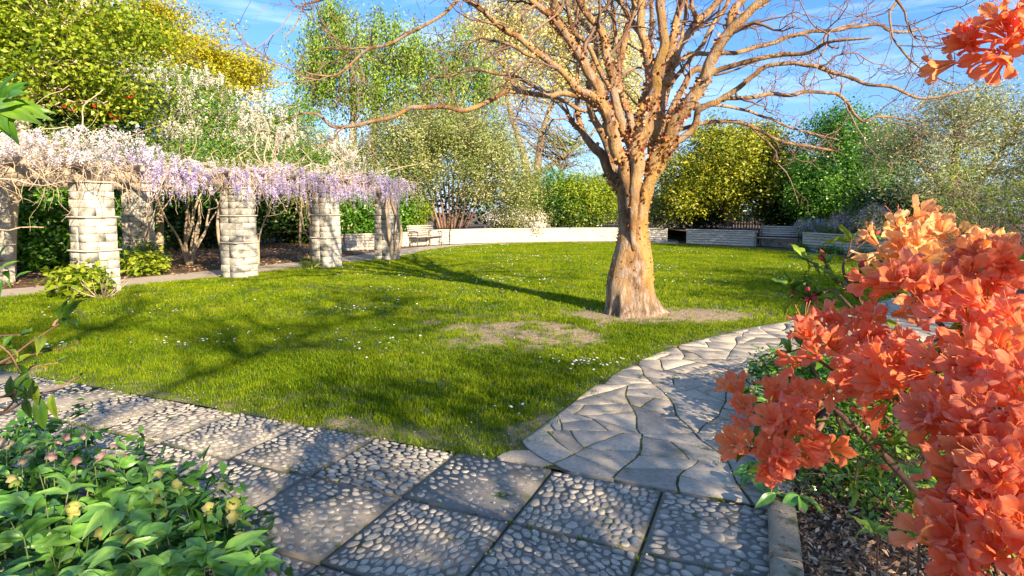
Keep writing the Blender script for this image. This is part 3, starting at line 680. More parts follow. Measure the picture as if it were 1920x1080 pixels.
def pillar(base, h, root, pieces=True, blocky=True):
    e=bpy.data.objects.new('pillar',None); COL.objects.link(e); e.parent=root; e.location=Vector((base[0],base[1],0))-root.location; e.rotation_euler=(0,0,PA)
    V,f=box((0,0,h/2),(.5,.5,h-.02)); mbb=MB(); mbb.add(V,f); ob('mortar_core',mbb.mesh('mortar_core',M_cap),e) if pieces else None
    secs=[(0,.87,.575),(.87,1.5,.55),(1.5,h,.525)]; stuffb=MB()
    def put(me,c,s):
        if pieces: ob(me.name.split('.')[0],me,e,loc=c,scale=s)
        else:
            v=np.zeros(len(me.vertices)*3); me.vertices.foreach_get('co',v); v=v.reshape(-1,3)*s+np.array(c)
            f4=[list(p.vertices) for p in me.polygons if len(p.vertices)==4]; f3=[list(p.vertices) for p in me.polygons if len(p.vertices)==3]
            stuffb.add(v,[np.array(f4),np.array(f3)])
    for z0,z1,s in secs:
        n=max(1,round((z1-z0-.04)/.155)); ch=(z1-z0-.04)/n
        for i in range(n):
            zc=z0+ch*(i+.5); off=.08*(1 if i%2 else -1)+RS.normal(0,.01)
            # pinwheel of four: along +x face, etc.
            a=s/2; b1=a+off; 
            for (cx,cy,sx,sy,me_) in [(-a+b1/2,-a+.13,b1,.26,ROUGH),(-a+b1+(s-b1)/2,-a+.13,s-b1,.26,SMOOTH),(-a+(s-b1)/2,.13,s-b1,s-.26,ROUGH),(a-b1/2,.13,b1,s-.26,SMOOTH)]:
                put(random.choice(me_),(cx+RS.normal(0,.0018),cy+RS.normal(0,.0018),zc),(sx-.004,sy-.004,ch-.004))
        put(BAND,(0,0,z1-.018),(s+.07,s+.07,.036))
    if not pieces: ob('stone_blocks',stuffb.mesh('stone_blocks',M_stone),e,kind='stuff')
    return e
PB=[np.array((-10.45,6.2)),np.array((-10.79,9.0)),]
P1,P2,P3,P4=[np.array(p) for p in((-7.95,11.15),(-6.48,13.9),(-5.22,16.5),(-4.05,18.98))]
P0=np.array((-10.35,11.2)) 
perg=thing('pergola','long stone-pillared garden pergola with timber beams smothered in wisteria','pergola',(-6.5,14,0),0)
for p in(P1,P2,P3,P4): pillar(p,2.15,perg,True)
pillar(P1-PD*3.05+np.array([-.25,.2]),2.15,perg,False)
Q1=np.array((-9.99,15.7)); backs=[Q1,Q1+PD*3.3,Q1+PD*6.6,Q1-PD*3.2]
for p in backs: pillar(p,2.15,perg,False)
def beam(a_,b_,z,w_,h_,name,root):
    a_,b_=np.array(a_),np.array(b_); d=b_-a_; L_=np.hypot(*d); d/=L_; n=np.array([-d[1],d[0]]); segs=8; V=[];sec=[(-w_/2,0),(w_/2,0),(w_/2,h_),(-w_/2,h_)]
    for i in range(segs+1):
        p=a_+d*L_*i/segs
        for s_,zz_ in sec: V.append([*(p+n*(s_+RS.normal()*.004)),z+zz_+RS.normal()*.004])
    F4=[[i*4+j,i*4+(j+1)%4,(i+1)*4+(j+1)%4,(i+1)*4+j] for i in range(segs) for j in range(4)]+[[0,1,2,3],[segs*4+3,segs*4+2,segs*4+1,segs*4]]
    mbb=MB(); mbb.add(np.array(V),np.array(F4)); part(name,mbb.mesh(name,M_beam),root)
chain=[P1-PD*4.6,P1,P2,P3,P4+PD*.8]
for i in range(4):
    beam(chain[i]+PD*.004,chain[i+1]-PD*.004,2.155,.16,.2,'beam',perg)
beam(backs[3]-PD*1.5,backs[2]+PD*.6,2.155,.16,.2,'beam',perg)
for i in range(14):
    a_=P1+PD*(-4.2+i*.98)-PN*.45; beam(a_,a_+PN*5.0,2.36,.09,.13,'rafter',perg)

# ------------------------------------------------------------------ garden walls
def wall(pts_, h, root, cap=True, thick=.3, courses=6, bl=.42, name='wall_block', mat=M_wallst, meshes=WALLB):
    """pts_: base line of the visible face, left to right as seen from the lawn"""
    pts_=smoothpath(np.array(pts_),6) if len(pts_)>2 else np.array(pts_,float)
    seg=np.hypot(*np.diff(pts_,axis=0).T); s=np.r_[0,np.cumsum(seg)]; L_=s[-1]
    at=lambda t: np.array([np.interp(t,s,pts_[:,0]),np.interp(t,s,pts_[:,1])])
    ch=h/courses; coreV=[];
    for c_ in range(courses):
        t=0; first=True
        while t<L_-.02:
            l_=bl*RS.uniform(.75,1.25)*(0.5 if first and c_%2 else 1); first=False
            if L_-t-l_<.15: l_=L_-t
            a_,b_=at(t),at(min(L_,t+l_)); d=b_-a_; ll=np.hypot(*d); d/=max(ll,1e-6); n=np.array([d[1],-d[0]])   # n points to the lawn
            cpos=(a_+b_)/2-n*(.09+RS.normal(0,.005))
            ob(name,random.choice(meshes),root,loc=Vector((cpos[0],cpos[1],ch*(c_+.5)))-root.location,rot=(0,0,math.atan2(d[1],d[0])),scale=(ll-.008,.18,ch-.008))
            t+=l_
    m_=max(2,int(L_/.5)); V=[];Vc=[]
    for i in range(m_+1):
        p=at(L_*i/m_); d=at(min(L_,L_*i/m_+.05))-at(max(0,L_*i/m_-.05)); d/=np.hypot(*d); n=np.array([d[1],-d[0]])
        for o_,z in((-.03,0),(-.03,h),(-thick,h),(-thick,0)): V.append([*(p+n*o_),z])
        for o_,z in((.035,h+.003),(.035,h+.05),(-thick-.02,h+.05),(-thick-.02,h+.003)): Vc.append([*(p+n*(o_+RS.normal()*.003)),z+RS.normal()*.0015])
    F4=[[i*4+j,i*4+(j+1)%4,(i+1)*4+(j+1)%4,(i+1)*4+j] for i in range(m_) for j in range(4)]+[[0,1,2,3],[m_*4+3,m_*4+2,m_*4+1,m_*4]]
    mbb=MB(); mbb.add(np.array(V),np.array(F4)); part('wall_core',mbb.mesh('wall_core',M_cap),root)
    if cap: mbb=MB(); mbb.add(np.array(Vc),np.array(F4)); part('coping',mbb.mesh('coping',M_cap),root)
WH=.66
wl=thing('garden_wall','long curved white stone retaining wall behind the lawn, brightly sunlit','wall',(-2.93,28.2,0))
wall([(-2.93,27.98),(-1.0,29.3),(1.09,30.1),(3.3,30.6),(5.4,30.7),(6.6,30.3),(7.75,29.6)],WH,wl)
wall([(-3.75,27.1),(-3.0,28.0)][::1],WH,wl,True,.28,6,.3,'wall_block',M_stone,ROUGH)
w2=thing('garden_wall','short white stone wall between the path gap and the right bench','wall',(8.4,28.4,0))
wall([(8.42,28.35),(9.6,27.3),(10.75,26.05)],WH,w2)
w3=thing('garden_wall','white stone wall right of the dark bench, lavender growing on top','wall',(11.7,23.4,0))
wall([(11.66,23.55),(12.15,21.6),(12.6,19.4),(12.7,17.2),(12.5,14.6)],.68,w3)
w4=thing('garden_wall','low stone wall with a white end face behind the last pergola pillar','wall',(-6.3,24,0))
wall([(-6.6,23.2),(-5.75,23.9),(-4.75,24.3)],.62,w4,True,.28,5,.4,'wall_block',M_wallst)
w5=thing('garden_wall','recessed stone wall behind the left bench','wall',(-4.6,27.6,0))
wall([(-4.9,25.9),(-3.3,28.4)],.6,w5,True,.28,5,.3)
w6=thing('garden_wall','shaded recessed stone wall behind the right bench','wall',(11.8,26.2,0))
wall([(11.2,26.6),(12.5,24.5)],.36,w6,True,.28,5,.3,'wall_block',M_stone,ROUGH)  # darker stone puts part of the recess shade into the colour
def soilbed(poly,z): sheet('raised_bed',np.array(poly),z,M_soil)
soilbed([(-2.8,28.5),(-1.0,29.65),(1.09,30.45),(3.3,30.95),(5.4,31.05),(6.6,30.7),(7.8,29.95),(8,45),(-12,45),(-12,28),(-4.2,28)],.58)
soilbed([(8.6,28.7),(9.8,27.6),(11,26.3),(12.2,27),(40,40),(40,60),(9,60)],.58)
soilbed([(11.95,23.6),(12.45,21.6),(12.8,19.4),(12.85,17.2),(40,16),(40,38),(12.3,26.2)],.58)
soilbed([(-6.8,23.5),(-5.95,24.2),(-5.1,24.6),(-5.2,26),(-3.6,28.6),(-5,30),(-8.6,30),(-7.3,24.2)],.5)

# ------------------------------------------------------------------ benches
def bench(loc, rz, label, slats=5, L_=1.7, dark=False):
    r=thing('park_bench',label,'bench',(*loc,0),rz,'slatted park benches by the garden walls')
    def bx(name,c,s,rotx=0,mat=M_slat):
        V,f=box((0,0,0),s); mbb=MB(); mbb.add(V,f); ob(name,mbb.mesh(name,mat),r,loc=c,rot=(rotx,0,0))
    for i in range(4): bx('seat_slat',(0,-.02+i*.115,.43+(0 if i else .0)),(L_,.09,.03))
    for i in range(slats): bx('back_slat',(0,.43+i*.028,.53+i*.092),(L_,.022,.07),-.28)
    for sx in(-1,1):
        x=sx*(L_/2-.07)
        mbb=MB()
        for P_,R_ in [([(x,-.05,0),(x,-.04,.3),(x,-.05,.43),(x,-.04,.62)],.022),([(x,.44,0),(x,.36,.25),(x,.4,.45),(x,.56,.95)],.022),([(x,-.06,.41),(x,.2,.4),(x,.42,.42)],.02),([(x,-.08,.63),(x,.15,.65),(x,.46,.63)],.024),([(x,-.03,.12),(x,.18,.2),(x,.4,.14)],.015)]:
            V,f=tube(smoothpath(P_,3),R_,6); mbb.add(V,f)
        ob('bench_end',mbb.mesh('bench_end',M_iron,True),r)
    return r
bench((-3.78,26.7),math.radians(57),'weathered slatted bench at the left end of the white wall, in sun',5,1.75)
bench((11.3,24.95),math.radians(-44),'grey slatted bench in shade between two white walls on the right',5,1.85)

# ------------------------------------------------------------------ picket fence behind the right wall
pf=thing('picket_fence','cream picket fence glimpsed behind the right wall under the tree','fence',(14,34,.58))
for i in range(22):
    x=12.6+i*.155; y=33.6-i*.02
    V=np.array([[-.04,-.01,0],[.04,-.01,0],[.04,-.01,.95],[0,-.01,1.05],[-.04,-.01,.95],[-.04,.01,0],[.04,.01,0],[.04,.01,.95],[0,.01,1.05],[-.04,.01,.95]])
    f=[np.array([[0,1,2,3,4],[9,8,7,6,5]]),np.array([[0,5,6,1],[1,6,7,2],[2,7,8,3],[3,8,9,4],[4,9,5,0]])]
    mbb=MB(); mbb.add(V,f); o=mbb.mesh('picket',M_picket); part('picket',o,pf).matrix_local=Matrix.Translation(Vector((x-14,y-34,0)))
for z in(.85,1.35):
    V,f=box((14.25,33.45,z),(3.5,.04,.07)); mbb=MB(); mbb.add(V,f); part('rail',mbb.mesh('rail',M_picket),pf)

# ------------------------------------------------------------------ the paperbark tree
M_trunk,t,b=newmat('paperbark')
g_=t.nodes.new('ShaderNodeNewGeometry'); mp_=t.nodes.new('ShaderNodeMapping'); mp_.inputs['Scale'].default_value=(1,1,.45); t.links.new(g_.outputs['Position'],mp_.inputs[0])
def nzn(s,d=7,r=.6,v=None):
    n=t.nodes.new('ShaderNodeTexNoise'); n.inputs['Scale'].default_value=s; n.inputs['Detail'].default_value=d; n.inputs['Roughness'].default_value=r; t.links.new((v or mp_).outputs[0],n.inputs['Vector']); return n
big_=nzn(3.0); rA=ramp(t,[(.09,.046,.022),(.24,.13,.05),(.41,.25,.1),(.42,.32,.19)],big_.outputs['Fac'],[.3,.46,.58,.74])
mid_=nzn(9); rB=ramp(t,[(0,0,0),(1,1,1)],mid_.outputs['Fac'],[.5,.62]); m1=t.nodes.new('ShaderNodeMix'); m1.data_type='RGBA'; m1.inputs['B'].default_value=(.34,.25,.19,1)
t.links.new(rB.outputs[0],m1.inputs['Factor']); t.links.new(rA.outputs[0],m1.inputs['A'])
# grey rough bark near the foot
sx_=t.nodes.new('ShaderNodeSeparateXYZ'); t.links.new(g_.outputs['Position'],sx_.inputs[0])
mp2=t.nodes.new('ShaderNodeMapping'); mp2.inputs['Scale'].default_value=(1,1,.22); t.links.new(g_.outputs['Position'],mp2.inputs[0])
foot=nzn(14,8,.7,mp2); add=t.nodes.new('ShaderNodeMath'); add.operation='MULTIPLY_ADD'; add.inputs[1].default_value=-.9; add.inputs[2].default_value=.55; t.links.new(sx_.outputs['Z'],add.inputs[0])
ad2=t.nodes.new('ShaderNodeMath'); ad2.operation='ADD'; t.links.new(add.outputs[0],ad2.inputs[0]); t.links.new(foot.outputs['Fac'],ad2.inputs[1]); rC=ramp(t,[(0,0,0),(1,1,1)],ad2.outputs[0],[.55,.85])
rD=ramp(t,[(.09,.055,.035),(.27,.19,.13),(.45,.36,.27)],foot.outputs['Fac'],[.38,.5,.66])
m2=t.nodes.new('ShaderNodeMix'); m2.data_type='RGBA'; t.links.new(rC.outputs[0],m2.inputs['Factor']); t.links.new(m1.outputs['Result'],m2.inputs['A']); t.links.new(rD.outputs[0],m2.inputs['B'])
# ochre yellow tint on the right flank, fading out at the foot
sm=nzn(2.2); ax_=t.nodes.new('ShaderNodeMath'); ax_.operation='MULTIPLY_ADD'; ax_.inputs[1].default_value=1.6; ax_.inputs[2].default_value=-3.15; t.links.new(sx_.outputs['X'],ax_.inputs[0])
as_=t.nodes.new('ShaderNodeMath'); as_.operation='ADD'; t.links.new(ax_.outputs[0],as_.inputs[0]); t.links.new(sm.outputs['Fac'],as_.inputs[1]); rE=ramp(t,[(0,0,0),(.65,.65,.65),(0,0,0)],as_.outputs[0],[.45,.75,1.15])
m3=t.nodes.new('ShaderNodeMix'); m3.data_type='RGBA'; m3.inputs['B'].default_value=(.36,.22,.025,1); t.links.new(rE.outputs[0],m3.inputs['Factor']); t.links.new(m2.outputs['Result'],m3.inputs['A'])
m3b=t.nodes.new('ShaderNodeMix'); m3b.data_type='RGBA'; t.links.new(rC.outputs[0],m3b.inputs['Factor']); t.links.new(m3.outputs['Result'],m3b.inputs['A']); t.links.new(m2.outputs['Result'],m3b.inputs['B'])
t.links.new(m3b.outputs['Result'],b.inputs['Base Color']); b.inputs['Roughness'].default_value=.62; b.inputs['Specular IOR Level'].default_value=.3
fn=nzn(26,8,.75); bp=t.nodes.new('ShaderNodeBump'); bp.inputs['Strength'].default_value=1; bp.inputs['Distance'].default_value=.05; mh=t.nodes.new('ShaderNodeMath'); mh.operation='ADD'; t.links.new(fn.outputs['Fac'],mh.inputs[0]); t.links.new(foot.outputs['Fac'],mh.inputs[1]); t.links.new(mh.outputs[0],bp.inputs['Height']); t.links.new(bp.outputs[0],b.inputs['Normal'])
M_flake=leafmat('peeling_bark',[(.07,.022,.01),(.22,.075,.03),(.45,.18,.075),(.62,.38,.2)],trans=.3,rough=.6)
TB=np.array([1.87,9.0])
tree=thing('paperbark_tree','large bare paperbark tree with peeling orange bark in the middle of the lawn','tree',(TB[0],TB[1],0))
D0=9.0
# trunk: rows of (py, left px, right px)
rows=[(600,1118,1262),(594,1126,1252),(585,1133,1244),(572,1137,1236),(555,1138,1228),(535,1139,1225),(512,1143,1225),(490,1148,1224),(468,1154,1220),(446,1158,1216),(424,1160,1214),(402,1160,1215),(380,1159,1219),(360,1157,1226),(345,1160,1228)]
rows=np.array(rows,float); ys=np.linspace(600,345,60); lft=np.interp(ys,rows[::-1,0],rows[::-1,1]); rgt=np.interp(ys,rows[::-1,0],rows[::-1,2]); sides=56
V=[]
for i,(y_,l_,r_) in enumerate(zip(ys,lft,rgt)):
    c=W((l_+r_)/2,y_,D0); rad=(r_-l_)/2*D0/F; z=max(c[2],-.03); a=np.linspace(0,2*math.pi,sides,endpoint=False); hz=z
    # buttress lobes at the foot, fluting where the stems part above
    lob=.3*math.exp(-hz/.16)*np.maximum(0,np.sin(a*6+1.0+.9*np.sin(a*2)))**1.4-.1*math.exp(-hz/.16)+.07*math.exp(-hz/.5)*np.sin(a*9+.7)
    fl=-.16*np.clip((hz-1.5)/.5,0,1)*np.exp(-((((a+math.pi*.5)%(2*math.pi))-math.pi-np.array([0]))/.22)**2)
    crease=0
    for a0 in(-2.05,-1.25,1.2,2.4,.1):
        dd_=np.angle(np.exp(1j*(a-a0))); crease=crease-.2*np.clip((hz-1.15)/.75,0,1)*np.exp(-(dd_/.17)**2)
    nn_=np.array([mnoise.noise(Vector((math.cos(q)*2.2,math.sin(q)*2.2,hz*2.5)))*.07+mnoise.noise(Vector((math.cos(q)*7,math.sin(q)*7,hz*2.5)))*.035*(1+2.4*math.exp(-hz/.35)) for q in a])
    rr_=rad*(1+lob+crease+nn_*1.0); V.append(np.c_[c[0]+rr_*np.cos(a),c[1]+rr_*np.sin(a)*.92,np.full(sides,z)])
V=np.vstack(V); k=len(ys); i,j=np.meshgrid(np.arange(k-1),np.arange(sides),indexing='ij'); i=i.ravel(); j=j.ravel(); j2=(j+1)%sides
Fq=np.c_[i*sides+j,i*sides+j2,(i+1)*sides+j2,(i+1)*sides+j]
part('trunk',mesh('trunk',V,[Fq,np.array([[(k-1)*sides+q for q in range(sides)]])],M_trunk,smooth=True),tree)
# limbs traced in the picture: list of (px,py), radii px start..end, depth at start, depth drift (m, + away)
LIMBS=[
 ([(1176,400),(1158,356),(1141,323),(1131,293),(1110,271),(1092,249),(1075,230),(1066,215),(1051,198),(1040,186)],[16,14,12,11,9,7,5,4,3,2.5],8.95,.7),
 ([(1110,271),(1096,252),(1087,230),(1084,213),(1081,189),(1082,160),(1084,124),(1087,89),(1082,50),(1090,10),(1084,-30)],[8,6,5.5,5,4.5,4,4,3.5,3,2.5,2],9.25,1.2),
 ([(1174,395),(1160,345),(1149,308),(1142,285),(1131,256),(1114,225),(1104,195),(1104,162),(1113,133),(1118,89),(1111,62),(1091,40),(1080,18),(1074,-20)],[12,10,9,8.5,8,7.5,7,6.5,6,6,5.5,5,4.5,4],9.2,1.0),
 ([(1180,400),(1172,345),(1168,308),(1156,275),(1146,243),(1140,221),(1130,197),(1116,156),(1093,116),(1073,84),(1053,53),(1038,29),(1040,5),(1038,-30)],[19,17,16,15,14,13,12.5,11.5,10.5,9.5,9,8.5,7.5,6.5],8.85,-1.2),
 ([(1043,38),(1033,27),(1022,20),(995,0),(975,-25)],[8,7.5,7,6,5],7.9,-.3),
 ([(1120,190),(1109,179),(1091,171),(1076,164),(1067,149),(1053,133),(1033,118),(1004,96),(973,71),(947,56),(933,47),(916,29),(893,11),(873,0),(855,-20)],[8,8,8,7.5,7,7,7,6.5,6.5,6,6,5.5,5,5,4.5],8.3,-1.3),
 ([(1004,107),(985,100),(973,93),(951,82),(929,77),(904,71),(884,80),(862,86)],[4,3.8,3.5,3.2,3,2.5,2,1.5],7.5,.5),
 ([(1155,240),(1149,228),(1129,210),(1112,195),(1097,184),(1088,180),(1053,176),(1029,180),(1004,176),(978,171),(951,171),(936,178),(916,189),(889,202),(867,207),(833,201),(789,201),(764,204),(744,216),(711,224),(678,233),(651,237),(624,237),(609,224),(595,214),(571,213),(551,218),(522,230)],[7,7,6.8,6.5,6.3,6.2,6,5.8,5.6,5.5,5.5,5.5,5.3,5,5,5,5,4.8,4.6,4.4,4.2,4,3.6,3.2,2.8,2.2,1.7,1],8.6,-.8),
 ([(1100,208),(1079,201),(1064,193),(1044,184),(1018,171),(987,153),(964,142),(929,138),(898,131),(873,133),(847,142),(816,146),(796,156),(784,173)],[4.5,4.5,4.4,4.2,4,3.8,3.5,3.4,3.2,3,2.8,2.3,1.8,1.2],9.3,.8),
 ([(1196,310),(1177,264),(1170,243),(1160,220),(1159,206),(1152,185),(1149,151),(1138,107),(1131,73),(1120,49),(1102,27),(1087,4),(1075,-25)],[14,11,10.5,10,10,9.5,9,8.5,8,7.5,7,6.5,6],8.8,-.6),
 ([(1162,225),(1155,187),(1133,147),(1116,111),(1098,78),(1076,62),(1069,40),(1064,13),(1057,-20)],[6,5.5,5.5,5,4.8,4.5,4.5,4.5,4],8.65,-.7),
 ([(1192,285),(1186,256),(1180,222),(1171,188),(1159,155),(1160,124),(1169,89),(1176,49),(1189,13),(1196,-25)],[9,9,8.5,8,7.5,7.5,7,6.5,6.5,6],9.2,.7),
 ([(1158,100),(1153,58),(1151,27),(1147,0),(1143,-30)],[4.5,4.2,4,3.8,3.5],9.4,.3),
 ([(1190,290),(1192,253),(1201,206),(1210,179),(1216,150),(1214,100),(1222,40),(1220,-20)],[9,9,8.5,8,7,6,5,4],9.4,1.5),
 ([(1186,400),(1190,360),(1193,327),(1195,290),(1199,267),(1210,240),(1220,197),(1228,165),(1237,124),(1244,89),(1241,44),(1239,0),(1241,-40)],[17,17,16.5,16.5,16,14.5,13.5,12.5,11.5,10,9.8,9.5,9],8.78,-.8),
 ([(1224,165),(1220,144),(1216,111),(1207,76),(1202,44),(1204,0),(1203,-40)],[10.5,10,10,9.5,9,8.5,8],8.6,.2),
 ([(1208,70),(1193,52),(1178,29),(1168,12),(1160,-15)],[6,5.5,5,4.8,4.5],8.75,.3),
 ([(1222,330),(1224,290),(1228,250),(1236,205),(1249,156),(1256,111),(1264,67),(1267,40),(1278,0),(1284,-40)],[14,13,12,10.5,9.5,9,8.5,7.5,7,6.5],8.95,.3),
 ([(1252,160),(1260,120),(1280,80),(1302,47),(1329,20),(1349,0),(1372,-30)],[8.5,8.5,8.2,8,7,6.5,6],9.0,.8),
 ([(1306,45),(1302,30),(1296,0),(1292,-30)],[5,4.5,4,3.8],9.3,.1),
 ([(1276,86),(1279,60),(1284,36),(1287,0),(1288,-30)],[4.2,4,3.8,3.5,3.2],9.2,.2),
 ([(1240,215),(1258,160),(1284,124),(1316,84),(1338,44),(1360,13),(1374,-20)],[5,5,4.5,4.5,4.5,4,3.6],9.4,.8),
 ([(1215,400),(1218,350),(1226,308),(1240,280),(1251,264),(1262,234),(1281,206),(1299,179),(1318,150),(1328,125),(1343,93),(1362,67),(1384,40),(1416,13),(1447,-10)],[19,19,18,17.5,17,15.5,15,14,13.5,13,12.5,11,10,9,8],8.85,-1.0),
 ([(1366,58),(1373,22),(1391,0),(1404,-30)],[9,8.5,8,7.5],8.15,.2),
 ([(1230,270),(1244,232),(1256,211),(1276,173),(1293,142),(1312,125)],[8,7,6.5,6.5,6.5,6],9.15,.1),
 ([(1318,146),(1336,136),(1360,127),(1393,118),(1427,109),(1471,102),(1504,101),(1524,96),(1542,84),(1560,78),(1596,74),(1634,71)],[6,6.5,6,5.6,5.2,5,4.6,4.3,4,3.8,3,2],8.3,-1.2),
 ([(1262,128),(1280,109),(1302,101),(1330,101),(1353,100),(1382,98),(1416,89),(1449,80),(1480,69),(1516,60),(1560,57),(1596,51),(1648,46),(1665,56),(1690,60),(1718,57),(1746,50)],[5,5,5,5,4.8,4.6,4.6,4.5,4.5,4.3,4,3.8,3.5,3.2,2.8,2.2,1.4],9.0,.3),
 ([(1246,305),(1262,271),(1273,264),(1296,247),(1305,229),(1310,208),(1324,200),(1356,184),(1373,173),(1396,156),(1422,133),(1444,122),(1482,118),(1507,122),(1527,124),(1560,136),(1590,144),(1629,158),(1676,164),(1718,183),(1759,182),(1801,172),(1842,168)],[9,8.5,8,7.8,7.5,7.2,7,6.5,6,5.6,5.2,4.8,4.6,4.5,4.5,4.2,4,3.8,3.5,3,2.6,2.2,1.5],8.9,-1.4),
 ([(1362,184),(1404,183),(1442,176),(1478,179),(1507,172),(1560,174),(1573,178),(1590,194),(1604,217),(1621,228),(1640,219),(1676,221),(1718,231)],[4.5,4.4,4.2,4.2,4,3.5,3.3,3,2.8,2.6,2.4,2,1.3],8.55,.4),
 ([(1300,200),(1330,197),(1360,200),(1400,207),(1422,216),(1449,224),(1482,239),(1532,253),(1573,262)],[3.6,3.4,3.4,3.2,3,2.8,2.4,2,1.2],8.8,.8),
 ([(1262,250),(1280,241),(1316,231),(1349,228),(1387,229),(1425,245),(1462,264),(1519,275),(1567,282),(1573,274)],[5,4.6,4.4,4.2,4,3.8,3.6,3.2,2.6,1.6],8.9,-.5),
 ([(855,-20),(858,0),(822,33),(773,59),(731,82),(689,93),(653,124),(627,141),(590,140),(570,133)],[4.2,4,3.6,3.4,3.2,3,2.4,2,1.5,1],7.0,.0),
 ([(730,82),(700,89),(680,90),(640,93),(605,90),(580,103)],[2.6,2.4,2.2,2,1.6,1],7.0,.3),
 ([(1447,-10),(1530,-60),(1610,-40),(1680,-8),(1668,23),(1672,57),(1678,77),(1700,105),(1722,125),(1750,142),(1792,162)],[6,5,4,3,2.4,2.2,2.2,2,1.8,1.6,1],7.85,-1.2),
 ([(1672,-12),(1696,20),(1700,40),(1716,70),(1745,77),(1782,86)],[2.4,2.3,2,1.8,1.4,.9],7.0,.2),
 ([(975,-25),(900,-80),(780,-60),(680,-25),(602,0),(578,6),(566,16),(560,35),(548,55),(530,72)],[5,4.5,4,3.4,2.6,2.4,2,1.5,1.2,.8],7.5,-.6),
]
LP=[];flk=[]
for pts_,rad,Ds,dr in LIMBS:
    if pts_[0][1]>=380:
        x0,y0=pts_[0]; xm=1187+(x0-1187)*.45; pts_=[(1187,470),(xm,y0+8)]+list(pts_[1:]); rad=[7,min(rad[0],13)]+list(rad[1:]); Ds=Ds; 
    elif pts_[0][1]>=285:
        x0,y0=pts_[0]; pts_=[(1190+(x0-1190)*.6,y0+45)]+list(pts_); rad=[rad[0]*.6]+list(rad)
    n_=len(pts_); ts=np.linspace(0,1,n_); D_=Ds+dr*ts**1.3
    P=np.array([W(x,y,d) for (x,y),d in zip([((1190+(x-1190)*.84) if y>325 else x,y) for x,y in pts_],D_)]); R=np.array(rad)*np.array([.6 if q[1]>345 else .72 if q[1]>300 else .84 for q in pts_])*D_/F
    Ps=smoothpath(P,5); Rr=np.interp(np.linspace(0,1,len(Ps)),np.linspace(0,1,n_),R)
    kn=np.array([mnoise.noise(Vector(p*4.0)) for p in Ps]); Rr=Rr*(1+.09*kn)+0; Ps=Ps+np.array([[mnoise.noise(Vector(p*5+Vector((9,0,0)).to_tuple() if False else p*5)),0,mnoise.noise(Vector(p*5)+Vector((7,3,1)))] for p in Ps])*Rr[:,None]*.5
    V,f=tube(Ps,Rr,16 if rad[0]>6 else 8); mbb=MB(); mbb.add(V,f,.5); part('limb',mbb.mesh('limb',M_trunk,True),tree); LP.append((Ps,Rr))
# extra limbs that finish the crown above and behind the frame
ex=[]
for (Ps,Rr),(pts_,rad,Ds,dr) in zip(LP,LIMBS):
    if pts_[-1][1]<=0 and rad[-1]>3.4: ex.append((Ps[-2:],Rr[-2:]))
for Ps,Rr in ex:
    for q in range(2):
        d=norm(Ps[-1]-Ps[-2]); d=norm(d+RS.normal(size=3)*.35*q+[0,0,.1]); pts_=[Ps[-1]-d*.02]
        for s_ in range(9): d=norm(d+RS.normal(size=3)*.16+[0,0,.03]); pts_.append(pts_[-1]+d*.3)
        Pq=smoothpath(pts_,2); Rq=np.linspace(Rr[-1]*(.95 if q==0 else .7),.008,len(Pq)); V,f=tube(Pq,Rq,8); mbb=MB(); mbb.add(V,f,.5); part('limb',mbb.mesh('limb',M_trunk,True),tree); LP.append((Pq,Rq))
# resample limbs to a common length for twig spawning
K=24; LPn=[];LRn=[];wts=[]
for Ps,Rr in LP:
    i_=np.linspace(0,len(Ps)-1,K); LPn.append(np.array([np.interp(i_,np.arange(len(Ps)),Ps[:,c]) for c in range(3)]).T); LRn.append(np.interp(i_,np.arange(len(Ps)),Rr)); 
LPn=np.array(LPn); LRn=np.array(LRn)
M_twig=stonemat('paperbark_twig',[(.08,.045,.035),(.17,.1,.07),(.28,.19,.14)],scale=3,bscale=40,bump=.3,attr=True)
thin=LRn.mean(1)<.062
Lb=np.repeat(np.arange(len(LPn)),np.where(thin,3,1)); A_,B_=LPn[Lb],LRn[Lb]
Pa,Ra=spawn(A_,B_,330,.5,1.5,9,1.0,.06,.55,.5,.004,.3)
Pb,Rb=spawn(Pa,Ra,1250,.25,.8,7,1.0,.03,.7,.6,.0028,.15)
Pc,Rc=spawn(np.concatenate([Pb]),Rb,4200,.1,.36,5,1.0,.03,.8,.65,.0022,.15)
mb=MB()
for P_,R_,s_ in((Pa,Ra,5),(Pb,Rb,4),(Pc,Rc,3)):
    V,f,r=tubes_batch(P_,R_,s_); mb.add(V,f,r)
# buds and last year's dry keys at the tips
tip=Pc[:,-1][RS.random(len(Pc))<.5]; V,f=leaves(tip,RS.normal(size=tip.shape)-[0,0,.6],RS.normal(size=tip.shape),RS.uniform(.012,.03,len(tip)),RS.uniform(.008,.014,len(tip))); mb.add(V,f,RS.random(len(f))*.3)
part('twigs',mb.mesh('twigs',M_twig,True),tree,kind='stuff')
# curling bark flakes
fp=[];fn_=[];ft=[];fs=[]
for Ps,Rr in LP:
    if Rr.max()<.03: continue
    L_=np.linalg.norm(np.diff(Ps,axis=0),axis=1).sum(); n_=int(L_*Rr.mean()*4200); 
    t_=RS.uniform(0,len(Ps)-1.01,n_); a_=t_.astype(int); fr=(t_-a_)[:,None]; p=Ps[a_]*(1-fr)+Ps[a_+1]*fr; T=norm(Ps[a_+1]-Ps[a_]); r_=Rr[a_]
    cl_=np.array([mnoise.noise(Vector(q*3.2)) for q in p]); kp_=(cl_>RS.uniform(-.25,.35,len(cl_)))&(r_>.02); p,T,r_=p[kp_],T[kp_],r_[kp_]
    rn=RS.normal(size=p.shape); nn_=norm(rn-T*(rn*T).sum(1,keepdims=True)); fp.append(p+nn_*r_[:,None]*.97); fn_.append(nn_); ft.append(T); fs.append(np.clip(r_*.36,.007,.026))
